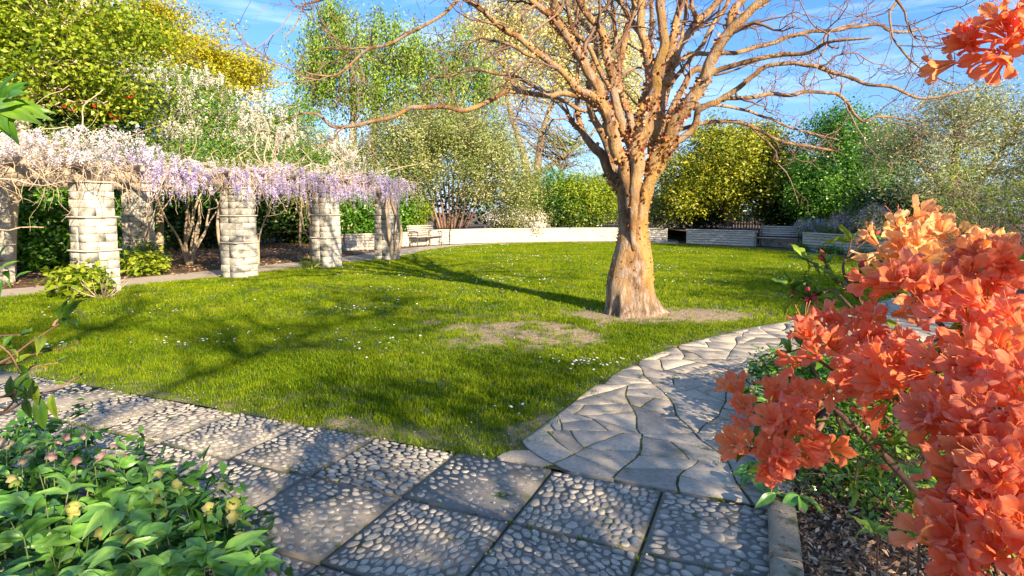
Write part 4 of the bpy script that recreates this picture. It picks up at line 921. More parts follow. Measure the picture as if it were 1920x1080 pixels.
ang=RS.uniform(0,6.28,900); zt=RS.uniform(.45,2.3,900)
for a_,z_ in zip(ang,zt):
    y_=395-(z_-1.6)/D0*F; l_=np.interp(y_,rows[::-1,0],rows[::-1,1]); r_=np.interp(y_,rows[::-1,0],rows[::-1,2]); c=W((l_+r_)/2,y_,D0); rad=(r_-l_)/2*D0/F*.99
    nn_=np.array([math.cos(a_),math.sin(a_),0]); fp.append((c+nn_*rad*np.array([1,.92,1]))[None]); fn_.append(nn_[None]); ft.append(np.array([[0,0,1.]])); fs.append(np.array([RS.uniform(.006,.016)]))
fp=np.vstack(fp);fn_=np.vstack(fn_);ft=np.vstack(ft);fs=np.concatenate(fs)*RS.uniform(.5,1.6,len(fp)); n_=len(fp)
sd_=norm(np.cross(fn_,ft)+ft*RS.normal(0,.5,(n_,1))); tt=norm(np.cross(sd_,fn_)); sgn=np.where(RS.random((n_,1))<.5,1,-1); wv=RS.uniform(.5,1.6,(n_,1)); s3=fs[:,None]
V=np.stack([fp-tt*s3*wv*.5,fp+tt*s3*wv*.5,fp+tt*s3*wv*.55+sgn*sd_*s3*.7+fn_*s3*.5,fp-tt*s3*wv*.45+sgn*sd_*s3*.7+fn_*s3*.5,fp+tt*s3*wv*.4+sgn*sd_*s3*.75+fn_*s3*1.15,fp-tt*s3*wv*.3+sgn*sd_*s3*.75+fn_*s3*1.15],1).reshape(-1,3)
b0=(np.arange(n_)*6)[:,None]; Fq=np.vstack([b0+[0,1,2,3],b0+[3,2,4,5]]); r=RS.random(n_)
part('bark_flakes',mesh('bark_flakes',V,Fq,M_flake,np.r_[r,r]),tree,kind='stuff')
print('flakes',n_)
# little tuft of strappy leaves growing in the fork
fk=W(1243,298,8.8); ep=thing('fern_tuft','small tuft of strappy yellow green leaves growing in the fork of the paperbark tree','plant',fk)
n_=46; a_=RS.uniform(-.4,3.6,n_)+math.pi; V_=[];F_=[]
for q in range(n_):
    d=norm(np.array([math.cos(a_[q]),math.sin(a_[q])*.6-.2,RS.uniform(.1,1)])); L_=RS.uniform(.12,.28); s_=norm(np.cross(d,[0,0,1]))*.006; k=len(V_)
    for i in range(5): t_=i/4; c=fk+RS.normal(size=3)*0+d*L_*t_+np.array([0,0,-.22*t_*t_*L_/.2*.6]); w_=1-.85*t_; V_+= [c-s_*w_,c+s_*w_]
    for i in range(4): F_.append([k+2*i,k+2*i+1,k+2*i+3,k+2*i+2])
part('leaves',mesh('leaves',np.array(V_),np.array(F_),leafmat('strap_leaf',[(.2,.22,.03),(.4,.36,.06),(.5,.42,.15)],trans=.3),RS.random(len(F_))),ep,kind='stuff')
#@@PART3
# ------------------------------------------------------------------ trees and shrubs
def woody(name,label,cat,base,trunks,blobs,leafargs,nlimb=24,bark=None,r_limb=.05,r_tip=.008,twigs=0,wob=.05,group=None,start=(.35,.95),tn='trunk',extra_ends=None):
    r=thing(name,label,cat,base,0,group)
    E_,_,_=blobs_sample(blobs,nlimb,.45,.2)
    wood(tn,r,bark or M_bark,trunks,E_,r_limb,r_tip,5,10,wob,twigs,start=start)
    o=None
    for la in leafargs: o,C=foliage(la.pop('name'),r,la.pop('mat'),la.pop('blobs',blobs),**la)
    return r
def tr(pxs, radii): return (np.array([W(*p) for p in pxs]), np.array(radii))
M_gold=leafmat('golden_leaf',[(.16,.17,.01),(.36,.34,.015),(.5,.45,.02),(.62,.54,.06)],trans=.45,rough=.5)
M_lime=leafmat('lime_leaf',[(.05,.1,.006),(.17,.26,.012),(.33,.4,.025),(.5,.52,.08)],trans=.45,rough=.45)
M_birch=leafmat('birch_leaf',[(.05,.1,.012),(.13,.23,.025),(.26,.37,.045),(.42,.48,.11)],trans=.4)
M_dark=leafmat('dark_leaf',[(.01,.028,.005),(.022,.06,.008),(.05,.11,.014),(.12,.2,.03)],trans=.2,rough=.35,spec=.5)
M_green=leafmat('fresh_leaf',[(.025,.08,.008),(.06,.18,.014),(.12,.28,.024),(.26,.42,.06)],trans=.35,rough=.35,spec=.5)
M_vib=leafmat('olive_green_leaf',[(.06,.1,.02),(.16,.22,.045),(.32,.34,.11),(.56,.5,.29),(.68,.57,.42)],trans=.3,pos=[0,.32,.64,.9,1])
M_mag=leafmat('bronze_green_leaf',[(.04,.08,.006),(.15,.2,.012),(.34,.34,.02),(.52,.44,.04)],trans=.3,rough=.45,spec=.35)
M_pale=leafmat('pale_blossom',[(.3,.32,.08),(.5,.48,.18),(.66,.6,.3),(.7,.62,.4)],trans=.45)
M_grey=leafmat('grey_olive_leaf',[(.08,.12,.03),(.2,.24,.08),(.34,.36,.15),(.55,.48,.3)],trans=.25,rough=.5)
M_white=leafmat('white_flower',[(.5,.44,.37),(.66,.61,.55),(.76,.73,.7)],trans=.35,rough=.6)
M_lav=leafmat('lavender_flower',[(.25,.21,.4),(.42,.36,.62),(.58,.5,.7),(.74,.68,.76)],trans=.4,rough=.6)
M_red=leafmat('red_flower',[(.4,.01,.01),(.65,.03,.02),(.75,.08,.05)],trans=.2)
M_pink=leafmat('pink_spike',[(.35,.2,.18),(.55,.33,.3),(.6,.45,.42)],trans=.3)
def dense(mat,bl,nc,per,L,Wd,sp,name='foliage',**k): d=dict(name=name,mat=mat,blobs=bl,nclump=nc,per=per,L=L,Wd=Wd,spread=sp); d.update(k); return d
# golden tree behind the white wisteria
B=[pxblob(300,75,24,95,60,2.2),pxblob(400,110,24,75,55,2),pxblob(450,150,24.5,48,42,1.8),pxblob(350,150,24,110,50,2.2),pxblob(210,60,24,80,65,2.5),pxblob(110,50,23,90,70,2.5),pxblob(290,15,24,40,28,2),pxblob(470,125,24.5,28,30,1.2)]
woody('golden_tree','tall golden green spring tree behind the wisteria on the left','tree',(-14.5,25,0),[tr([(300,470,25),(305,300,25),(300,180,25),(310,90,25)],[.28,.22,.15,.06])],B,
  [dense(M_gold,B,1150,50,.1,.08,.26,shell=.7,lump=.9,cl=(1.25,1,.35),updir=.35,outn=.5)],40,r_limb=.08,twigs=250,start=(.2,.95))
# near lime tree at upper left, pale leaning trunk
B=[pxblob(60,60,13.7,150,65,1.6),pxblob(150,130,14.2,130,60,1.6),pxblob(20,150,13.2,80,60,1.3),pxblob(230,60,14.2,75,45,1.2),pxblob(40,-40,13.7,200,60,1.8),pxblob(-60,50,13.7,100,150,1.6),pxblob(200,190,14.7,70,35,1.2)]
woody('lime_green_tree','near broad-leaved tree at upper left with a pale leaning trunk','tree',(-11.7,13.6,0),[tr([(15,560,13.6),(20,400,13.6),(42,240,13.6),(66,150,13.6),(96,85,13.7),(160,5,13.8),(200,-60,13.8)],[.15,.14,.13,.12,.105,.09,.05])],B,
  [dense(M_lime,B,700,36,.12,.075,.27,shell=.6,lump=.6,cl=(1.3,1.2,.4),updir=.35,outn=.4)],44,bark=stonemat('pale_bark',[(.28,.2,.12),(.48,.38,.26),(.62,.52,.38)],scale=5,bscale=20,bump=.7),r_limb=.035,r_tip=.006,twigs=300,start=(.3,.98))
# camellia with red flowers under it
B=[pxblob(150,200,16,110,60,1.4),pxblob(60,190,15.8,80,60,1.2),pxblob(190,175,16,60,40,1.2),pxblob(40,240,15.5,70,40,1)]
r=woody('camellia','dark leaved camellia dotted with red flowers above the first pillar','shrub',(-12.4,16.2,0),[tr([(100,520,16),(110,400,16),(130,280,16),(140,200,16)],[.12,.1,.08,.04])],B,
  [dense(M_dark,B,520,30,.1,.06,.2,shell=.5)],16)
foliage('flowers',r,M_red,[pxblob(150,190,14.6,95,55,1.2)],60,1,.1,.09,.05,shell=.1,outn=1.)
# birch
B=[pxblob(600,90,38,60,70,2),pxblob(680,95,38,95,60,2.5),pxblob(770,110,38,90,65,2.5),pxblob(850,120,39,60,80,2),pxblob(590,150,38,55,60,2),pxblob(680,170,38,110,60,2.5),pxblob(800,190,38,100,60,2.5),pxblob(620,35,38,42,40,1.6),pxblob(720,50,38,30,32,1.4),pxblob(900,170,39,50,70,2)]
woody('weeping_birch','tall weeping birch with hanging fresh leaves behind the shrubs','tree',(-10.2,38,0),[tr([(655,440,38),(660,300,38),(663,200,38),(655,110,38),(640,40,38)],[.3,.26,.2,.12,.04]),tr([(700,440,38.4),(702,270,38.4),(704,190,38.4),(715,130,38.4)],[.22,.2,.14,.05])],B,
  [dense(M_birch,B,1000,36,.19,.1,.3,shell=.6,cl=(.5,.5,2.1),updir=0,hang=1.6,outn=.3)],60,r_limb=.07,twigs=300,start=(.25,.98))
# big viburnum mass left of centre
B=[pxblob(850,288,31,120,66,3.2),pxblob(770,260,31,80,62,3),pxblob(930,330,31,80,62,2.8),pxblob(830,245,31.5,75,50,2.6),pxblob(720,300,30.5,60,55,2.4),pxblob(975,362,30.6,50,42,1.8),pxblob(760,330,30,70,38,2.0),pxblob(900,260,31.5,60,45,2.4)]
woody('viburnum','huge rounded olive green shrub with many bare brown stems at its base','shrub',(-3,31.3,.5),[tr([(848+dx*.55,428,31+q_),(850+dx*.8,400,31+q_),(852+dx*1.2,350,31),(855+dx*1.8,300,31)],[.06,.05,.045,.03]) for dx,q_ in zip((-52,-42,-33,-24,-16,-9,-2,6,14,24,36,46),(.3,-.4,.2,-.5,.5,-.1,.4,-.5,.1,-.3,.4,0))],B,
  [dense(M_vib,B,1400,55,.13,.055,.28,shell=.25,lump=.6)],40,bark=M_redstem,r_limb=.05,twigs=200,start=(.5,.95),tn='stems')
# pale blossoming tree behind the paperbark
B=[pxblob(960,60,42,95,85,3),pxblob(1050,50,42,100,90,3),pxblob(1150,90,42,75,100,3),pxblob(960,150,42,80,65,2.5),pxblob(1180,190,42,45,70,2),pxblob(1060,150,42,85,70,2.5),pxblob(900,60,42,50,55,2),pxblob(1020,-40,42,140,60,3)]
woody('blossom_tree','tall tree with pale yellow new leaf behind the paperbark limbs','tree',(1.5,42,0),[tr([(985,440,42),(988,330,42),(975,270,42),(950,180,42),(940,60,42)],[.42,.34,.24,.15,.06]),tr([(1012,440,42.4),(1008,320,42.4),(1020,240,42.4),(1050,150,42.4),(1080,30,42.4)],[.38,.3,.22,.14,.05]),tr([(1005,330,42.4),(1060,290,42),(1110,250,42),(1150,180,42)],[.2,.15,.1,.05])],B,
  [dense(M_pale,B,1100,32,.2,.14,.42,shell=.75)],70,r_limb=.1,r_tip=.02,twigs=900,start=(.3,.98))
woody('bare_tree','half bare grey tree glimpsed between viburnum and paperbark trunk','tree',(1.5,37,0),[tr([(1035,440,36),(1042,370,36),(1060,300,36),(1090,250,36)],[.14,.12,.08,.04])],[pxblob(1060,280,36,80,50,2),pxblob(950,220,36,60,60,2)],
  [dense(M_birch,[pxblob(1060,270,36,90,50,2)],90,16,.13,.08,.4,shell=.8)],70,r_limb=.05,r_tip=.012,twigs=700,start=(.15,.98))
# low shrubs behind the white wall
def shrub(label,px,py,D,rx,ry,rd,mat,n,per,L,Wd,sp=.22,name='shrub',z0=.55,base=None,**k):
    B=[pxblob(px,py,D,rx,ry,rd)]+[pxblob(px+RS.normal()*rx*.5,py+RS.normal()*ry*.3,D+RS.normal()*rd*.3,rx*.6,ry*.6,rd*.6) for _ in range(4)]
    c=W(px,py,D); zb=z0
    st=[(np.array([[c[0]+q*.1,c[1],zb],[c[0]+q*rx*D/F*.25,c[1],(zb+c[2])/2],[c[0]+q*rx*D/F*.5,c[1],c[2]]]),np.array([.05,.04,.02])) for q in(-1,0,1)]
    return woody(name,label,'shrub',(c[0],c[1],zb),st,B,[dense(mat,B,n,per,L,Wd,sp,shell=.25,zmin=zb,**k)],12,r_limb=.03,tn='stems'), B
shrub('bright green shrub behind the wall, just right of the viburnum',1040,365,33,62,48,1.8,M_green,520,34,.13,.06)
shrub('yellow green bush behind the wall, left of the tree trunk',1112,372,32.5,60,50,1.6,M_lime,480,34,.13,.07)
shrub('dark glossy bush low behind the wall, beside the tree trunk',1085,402,31.8,70,26,1,M_dark,300,30,.12,.06)
shrub('sage grey low shrub just right of the tree trunk',1240,400,32,30,28,1,M_grey,220,26,.12,.04)
r,B=shrub('white flowering shrub spilling over the sunny wall',965,410,30.7,48,24,.9,M_vib,260,24,.1,.04)
B2=[pxblob(950,402,30.4,38,18,.6),pxblob(1000,415,30.4,32,16,.6),pxblob(1012,428,30.1,14,10,.4)]
foliage('flowers',r,M_white,B2,240,9,.075,.07,.09,shell=.2,outn=1)
# magnolia-like tree with bronze leaves
B=[pxblob(1370,290,31,105,52,3),pxblob(1300,330,31,70,55,2.6),pxblob(1440,320,31,70,58,2.6),pxblob(1370,350,30.6,120,45,2.8),pxblob(1270,370,31,45,40,2),pxblob(1350,255,31,50,22,2),pxblob(1480,370,30.6,40,38,2),pxblob(1430,262,31,35,25,1.6)]
woody('evergreen_tree','broad bronze green evergreen tree behind the short right wall','tree',(11.4,31,.5),[tr([(1366,425,31),(1366,400,31),(1363,372,31),(1366,330,31)],[.2,.17,.14,.06]),tr([(1366,402,31),(1340,375,31),(1300,350,31)],[.1,.08,.04]),tr([(1366,398,31),(1400,370,31),(1440,345,31)],[.1,.08,.04])],B,
  [dense(M_mag,B,1050,54,.15,.08,.27,shell=.4,lump=.8)],46,r_limb=.06,twigs=120,start=(.4,.98))
# green dogwood with white bracts
B=[pxblob(1590,310,27,85,80,2.6),pxblob(1540,360,27,60,60,2.2),pxblob(1640,290,27.5,60,60,2.4),pxblob(1580,245,27.5,55,38,2),pxblob(1510,330,27.5,35,45,1.6),pxblob(1620,380,26.5,70,45,2)]
r=woody('dogwood','rich green tree with scattered white flowers behind the lavender','tree',(15.6,27.4,.5),[tr([(1585,430,27),(1588,380,27),(1590,300,27)],[.14,.12,.05])],B,
  [dense(M_green,B,880,50,.12,.075,.26,shell=.4,lump=.8)],30)
foliage('flowers',r,M_white,B,170,1,.11,.09,.05,shell=.08,outn=1,updir=.6)
# dark mass under those trees
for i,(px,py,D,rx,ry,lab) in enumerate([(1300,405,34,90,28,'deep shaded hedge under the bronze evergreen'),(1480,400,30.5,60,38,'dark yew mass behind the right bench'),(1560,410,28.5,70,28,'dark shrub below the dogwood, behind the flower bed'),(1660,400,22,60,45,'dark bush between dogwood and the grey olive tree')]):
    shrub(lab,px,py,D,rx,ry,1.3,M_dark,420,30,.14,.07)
# grey olive tree at right
B=[pxblob(1770,250,19,110,70,2.2),pxblob(1850,220,19,90,60,2.2),pxblob(1720,310,19,90,60,2),pxblob(1880,310,19,90,70,2.2),pxblob(1800,190,19.5,70,35,1.8),pxblob(1930,230,19,80,60,2),pxblob(1680,260,19.5,50,40,1.6),pxblob(1800,350,18.5,110,45,2),pxblob(1990,300,19,90,110,2)]
woody('olive_tree','grey leaved olive-like tree filling the right side of the view','tree',(14.6,19.3,.5),[tr([(1800,470,19),(1795,380,19),(1790,300,19),(1800,220,19)],[.2,.17,.12,.05]),tr([(1795,385,19),(1740,320,19),(1700,280,19)],[.12,.09,.04]),tr([(1795,380,19),(1860,310,19),(1900,240,19)],[.12,.09,.04])],B,
  [dense(M_grey,B,1400,34,.1,.032,.24,shell=.35,lump=.4,hang=.1)],70,r_limb=.04,r_tip=.006,twigs=500)
# open twiggy shrub with yellow tips, right
B=[pxblob(1800,395,9.2,75,50,.9),pxblob(1880,400,9.2,75,60,.9),pxblob(1760,420,9.2,45,35,.7),pxblob(1800,320,9.2,35,40,.5),pxblob(1950,380,9.0,60,70,.9)]
r=thing('deciduous_azalea','open twiggy shrub with yellow green tips behind the orange azalea','shrub',(7.9,9.2,0)); E_,_,_=blobs_sample(B,130,.5,0)
c0=np.array([7.9,9.2,.05]); 
wood('stems',r,M_vine,[(np.array([c0,c0+[-.3+q*.35,RS.normal()*.2,.5],c0+[-.6+q*.7,RS.normal()*.3,1.0]]),np.array([.03,.025,.015])) for q in range(4)],E_,.016,.004,4,6,.1,500,(.1,.35),(.3,.98))
foliage('leaves',r,M_lime,B,260,9,.055,.018,.045,shell=.45,cen=np.vstack([E_,blobs_sample(B,330,.5)[0]]),updir=.2)
# flower bed on the right wall
for lab,px,py,D,rx,ry,mat,mf,fl in [('mound of lavender flowers at the left end of the right wall',1525,427,24,34,14,M_grey,M_lav,140),('grey green mound with lilac flowers in the middle of the bed',1600,420,22,34,18,M_grey,M_lav,150),('pale lilac flowering mound at the right of the bed',1640,412,20.5,30,24,M_grey,M_lav,120)]:
    c=W(px,py,D); B=[pxblob(px,py,D,rx,ry,.5)]; r=thing('lavender',lab,'plant',(c[0],c[1],.58)); foliage('foliage',r,mat,B,180,20,.09,.02,.1,shell=.3,zmin=.58); foliage('flowers',r,mf,B,fl,10,.05,.04,.05,shell=.06,outn=.8,cl=(.5,.5,1.3),zmin=.6)
for px,D,lab in[(1565,22.8,'dusky pink flower spikes in the bed above the right wall'),(1582,22.2,'taller pink flower spikes next to the lavender')]:
    c=W(px,425,D); B=[pxblob(px,415,D,9,20,.25)]; r=thing('pink_flowers',lab,'plant',(c[0],c[1],.58)); foliage('foliage',r,M_green,[pxblob(px,432,D,12,7,.3)],40,12,.08,.04,.08,zmin=.58); foliage('flowers',r,M_pink,B,60,9,.05,.04,.04,cl=(.5,.5,2),zmin=.6)
B=[pxblob(1560,445,22.6,30,3,.2),pxblob(1620,450,20.6,40,4,.2)]; r=thing('candytuft','low white flowering edging plants trailing over the right wall','plant',(12.1,22,.6)); foliage('foliage',r,M_grey,B,160,14,.05,.025,.06,zmin=.5); foliage('flowers',r,M_white,B,90,5,.03,.03,.04,zmin=.5)
B=[(np.array([11.45,23.2,.1]),np.array([.15,.5,.12])),(np.array([11.85,21.8,.1]),np.array([.15,.9,.1])),(np.array([12.1,20.0,.08]),np.array([.12,.6,.1]))]; r=thing('ivy','low dark green ivy at the foot of the right wall','plant',(11.8,21.8,0)); foliage('foliage',r,M_green,B,260,14,.06,.05,.07)
# hedges and thickets behind the pergola
def hedge(label,boxes,mat,n,per,L,Wd,sp=.2,name='hedge',shell=.3):
    B=[(np.array(c),np.array(s)) for c,s in boxes]; c=B[0][0]
    st=[(np.array([[c_[0],c_[1],0],[c_[0]+.1,c_[1],c_[2]*.6],[c_[0],c_[1]+.1,c_[2]]]),np.array([.06,.05,.02])) for c_,_ in B]
    return woody(name,label,'hedge',(c[0],c[1],0),st,B,[dense(mat,B,n,per,L,Wd,sp,shell=shell)],10,tn='stems')
def hb(px,D,z,rx,ry,rz): p=W(px,395,D); return ((p[0],D,z),(rx,ry,rz))
hedge('glossy bright green hedge seen left of the first pillar',[hb(60,15.5,1.1,1.1,.8,1.3),hb(-20,15,1.2,1,.8,1.4),hb(110,16,1.2,.7,.8,1.3)],M_green,640,34,.13,.07)
hedge('green leafy bush between the first and second pillars',[hb(235,18.5,1.2,.7,.7,1.3),hb(215,18.8,2.2,.9,.7,.9)],M_green,420,34,.12,.06)
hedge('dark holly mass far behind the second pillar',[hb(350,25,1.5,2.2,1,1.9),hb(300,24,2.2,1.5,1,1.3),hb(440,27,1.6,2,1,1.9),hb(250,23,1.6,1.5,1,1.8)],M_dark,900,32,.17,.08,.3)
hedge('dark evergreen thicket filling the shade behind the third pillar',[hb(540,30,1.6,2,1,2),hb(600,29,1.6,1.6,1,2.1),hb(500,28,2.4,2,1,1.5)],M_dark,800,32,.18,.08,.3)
r=hedge('dark green rose bush with pink blooms behind the last pillar',[hb(660,27,1.4,1.4,.8,1.4),hb(700,27.5,1.9,1.1,.8,1.3),hb(745,29.5,1.6,1.2,.7,1.2)],M_green,620,32,.13,.07,.25)
foliage('flowers',r,leafmat('pink_flower',[(.6,.2,.25),(.75,.35,.4)]),[(np.array(c),np.array(s)) for c,s in [hb(655,26.5,1.2,.8,.6,.9),hb(790,28.8,1.4,.4,.3,.6)]],18,1,.12,.11,.04,shell=.05,outn=1)
hedge('lime leaved young shrub above the left bench',[hb(775,29.8,1.7,.9,.5,.9)],M_lime,200,28,.1,.05,.2)
hedge('grey green foliage bank between the wisteria and the viburnum',[hb(640,30,3.6,1.6,1,1.5),hb(600,29,2.8,1.6,1,1.3),hb(560,27,3.2,1.3,.9,1.2)],M_vib,640,34,.14,.06,.3,'shrub')
# multi-stem shrub under the pergola
def multistem(label,px,D,n,hgt,spread,r0,name='multi_stem_shrub'):
    c=W(px,395,D); c[2]=0; r=thing(name,label,'shrub',(c[0],D,0)); mb=MB()
    for i in range(n):
        a=RS.uniform(0,6.28); q=[c+np.array([math.cos(a)*.05,math.sin(a)*.05,0])]; d=norm(np.array([math.cos(a)*spread,math.sin(a)*spread,1.]))
        for s_ in range(7): q.append(q[-1]+d*hgt/7); d=norm(d+RS.normal(size=3)*.14+[0,0,.06])
        Pq=smoothpath(q,3); V,f=tube(Pq,np.linspace(r0,r0*.35,len(Pq))*RS.uniform(.6,1.1),7); mb.add(V,f)
    part('stems',mb.mesh('stems',M_vine,True),r); return r,c
r,c=multistem('tan multi-stemmed shrub standing under the pergola between two pillars',350,17.3,9,2.5,.33,.055)
foliage('leaves',r,M_green,[(c+np.array([0,0,2.4]),np.array([1.1,.8,.5]))],150,20,.09,.05,.2)
r,c=multistem('ivy-like climbing stems beside the back pillar under the pergola',268,15.5,5,2.3,.12,.04)
foliage('leaves',r,M_green,[(c+np.array([0,0,.4]),np.array([.5,.4,.3]))],60,16,.1,.05,.12)
for px,D in[(478,17.0),(585,19)]: multistem('old wisteria stem climbing just behind %s pillar'%('the second' if px<500 else 'the third'),px,D,3,2.3,.06,.045,'climbing_stem')
# low plants by the pillar feet
for px,py,D,lab in[(150,505,10.6,'leafy hydrangea-like plant at the foot of the first pillar'),(270,515,14.5,'small green plant at the foot of the back pillar')]:
    c=W(px,py,D); c2=G(px,555 if px<200 else 520); B=[(np.array([c[0],c[1],.28]),np.array([.55,.3,.22]))]; r=thing('leafy_plant',lab,'plant',(c[0],c[1],0)); foliage('foliage',r,M_lime,B,60,12,.15,.08,.1,updir=.9); E_=blobs_sample(B,20,.5)[0]; wood('stems',r,M_vine,[(np.array([[c[0],c[1],0],[c[0],c[1],.15]]),np.array([.02,.01]))],E_,.008,.003,4,5)
r,c=multistem('tangle of old brown stems heaped at the first pillar foot',185,10.55,26,.55,1.4,.012,'stem_tangle')
r=thing('fern_plant','small fern-like plant in the grass at the third pillar foot','plant',(-5.6,15.9,0)); foliage('foliage',r,M_lime,[(np.array([-5.55,16.0,.12]),np.array([.25,.2,.1]))],24,12,.12,.03,.07,updir=.7)
# ---------------- wisteria
def racemes(P, L, mat_name, name, root, mat, per=26, w=.05, fsize=.03, lean=None):
    n=len(P); t=np.repeat(np.linspace(0,1,per)[None],n,0)+RS.normal(0,.02,(n,per)); t=np.clip(t,0,1); rr=w*(1-t*.8)*np.sqrt(t+.12)
    a=RS.uniform(0,6.28,(n,per)); C=P[:,None]+np.stack([np.cos(a)*rr,np.sin(a)*rr,-t*L[:,None]],-1)
    if lean is not None: C=C+lean[:,None]*t[...,None]*L[:,None,None]
    C=C.reshape(-1,3); m=len(C); D=norm(RS.normal(size=(m,3))+[0,0,-.3]); Nn=norm(np.stack([np.cos(a),np.sin(a),np.zeros_like(a)+.5],-1).reshape(-1,3)+RS.normal(size=(m,3))*.5)
    fs=fsize*(1.15-.6*t.ravel())*RS.uniform(.7,1.3,m); V,f=leaves(C,D,Nn,fs,fs*.9); r=np.clip(np.repeat(RS.normal(.55,.2,n),per)-.25*(t.ravel()-.3)+RS.normal(0,.1,m),0,1)
    return part(name,mesh(name,V,f,mat,r),root,kind='stuff')
def vinepaths(n,starts,dirs,L,k=14,wob=.35,grav=.0,up=0):
    Q=[starts]; d=dirs
    for s in range(k-1): d=norm(d+RS.normal(size=(n,3))*wob+np.array([0,0,-grav+up])); Q.append(Q[-1]+d*(L/(k-1))[:,None])
    return np.stack(Q,1)
wr=thing('wisteria','lilac and white wisteria in full bloom draped along the pergola beams','climber',(P1[0]-.3,P1[1]+.3,0))
def pw(s,c): return P1+PD*s+PN*c     # along, across
mb=MB()
# old twisted stems up the pillars
for s_,c_,hh in[(.0,.42,2.3),(3.1,.4,2.3),(6.0,.38,2.3),(8.85,-.34,2.4),(8.85,.36,2.3),(8.5,-.33,2.3)]:
    for q in range(2):
        z=np.linspace(0,hh,12); ph=RS.uniform(0,6); pts_=np.array([[*(pw(s_+.22*math.sin(zz*2.3+ph)*(.6+zz*.2),c_+.05*math.cos(zz*3))),zz] for zz in z]); Pq=smoothpath(pts_,3); V,f=tube(Pq,np.linspace(.06,.035,len(Pq))*(1 if q==0 else .6),8); mb.add(V,f)
# long rods lying along the beams
n=105; s_=RS.uniform(-4.4,8.6,n); st=np.array([[*pw(a,RS.uniform(-.35,2.2)),2.42+RS.random()*.35] for a in s_]); dr=norm(np.c_[np.outer(np.ones(n),PD)*RS.choice([-1,1],(n,1)),RS.normal(0,.15,n)]); Pq=vinepaths(n,st,dr,RS.uniform(1.2,3,n),16,.28,.0,.03); R_=np.linspace(.016,.006,16)[None]*RS.uniform(.5,1.6,(n,1)); V,f,r=tubes_batch(Pq,R_,5); mb.add(V,f,r)
# hanging whips at the lawn side
n=470; s_=RS.uniform(-4.4,9.9,n); st=np.array([[*pw(a,RS.uniform(-.55,.25)),2.3+RS.random()*.3] for a in s_]); dr=norm(np.c_[RS.normal(size=(n,2))*.6-PN*.5,RS.uniform(-.5,.3,n)]); Pq=vinepaths(n,st,dr,RS.uniform(.4,1.3,n),11,.38,.24); R_=np.linspace(.008,.003,11)[None]*RS.uniform(.6,1.3,(n,1)); V,f,r=tubes_batch(Pq,R_,4); mb.add(V,f,r)
# fine brush of twigs on top
n=1100; s_=RS.uniform(-4.6,9.7,n); c_=RS.uniform(-.7,3.2,n); mound=lambda s:.28+.35*np.exp(-((s+.3)/1.5)**2)+.12*np.sin(s*1.7)
st=np.array([[*pw(a,b),2.35+RS.random()*mound(a)*1.1] for a,b in zip(s_,c_)]); Pq=vinepaths(n,st,norm(RS.normal(size=(n,3))*[1,1,.6]+[0,0,.1]),RS.uniform(.25,.7,n),6,.4,.08); V,f,r=tubes_batch(Pq,np.repeat(np.linspace(.004,.002,6)[None],n,0),3); mb.add(V,f,r)
part('stems',mb.mesh('stems',M_vine,True),wr)
n=2100; s_=RS.uniform(.7,9.9,n); c_=np.abs(RS.normal(0,.9,n))-.65; P=np.array([[*pw(a,b),2.42+RS.uniform(-.1,1)*mound(a)*1.05-max(0,-b-.25)*1.1] for a,b in zip(s_,c_)])
P=P[fbm(P[:,0]*1.7+P[:,2]*.8,P[:,1]*1.7+P[:,2]*1.3,3)>.37]; n=len(P); racemes(P,RS.uniform(.12,.36,n),'','lilac_racemes',wr,M_lav,24,.045,.032)
M_lavw=leafmat('pale_lilac_flower',[(.4,.34,.33),(.56,.49,.51),(.7,.64,.65),(.78,.75,.77)],trans=.4,rough=.6)
n=1700; s_=RS.normal(-.7,1.6,n).clip(-4.6,2.2); c_=RS.uniform(-.7,2.6,n); P=np.array([[*pw(a,b),2.5+RS.uniform(-.1,1)*(mound(a)*1.15)] for a,b in zip(s_,c_)])
P=P[fbm(P[:,0]*1.6,P[:,1]*1.6+P[:,2],3)>.42]; n=len(P); racemes(P,RS.uniform(.09,.2,n),'','white_racemes',wr,M_lavw,26,.06,.03)
n=420; P=np.array([[*pw(a,RS.uniform(-.6,3.5)),2.6+RS.random()*.35] for a in RS.uniform(4,9,n)]); racemes(P,RS.uniform(.1,.22,n),'','white_racemes',wr,M_lavw,22,.045,.034)
B=[(np.array([*pw(a,1.2),2.55+.5*mound(a)]),np.array([1.0,1.9,.22+.4*mound(a)])) for a in np.arange(-4.4,9.6,.9)]
foliage('leaves',wr,M_vib,B,700,16,.07,.026,.2,shell=.5,hang=.3); foliage('young_leaves',wr,M_lime,B,260,12,.06,.022,.2,shell=.4,hang=.3)
Bb=[pxblob(px_,py_,D_,60,26,.8) for px_,py_,D_ in [(60,262,15),(150,250,15),(240,262,16),(330,292,16.5),(420,298,17.5),(500,300,18.5),(580,310,19.5),(20,245,15.5)]]
foliage('leaves',wr,M_green,Bb,420,22,.1,.045,.22,shell=.4,lump=.5)
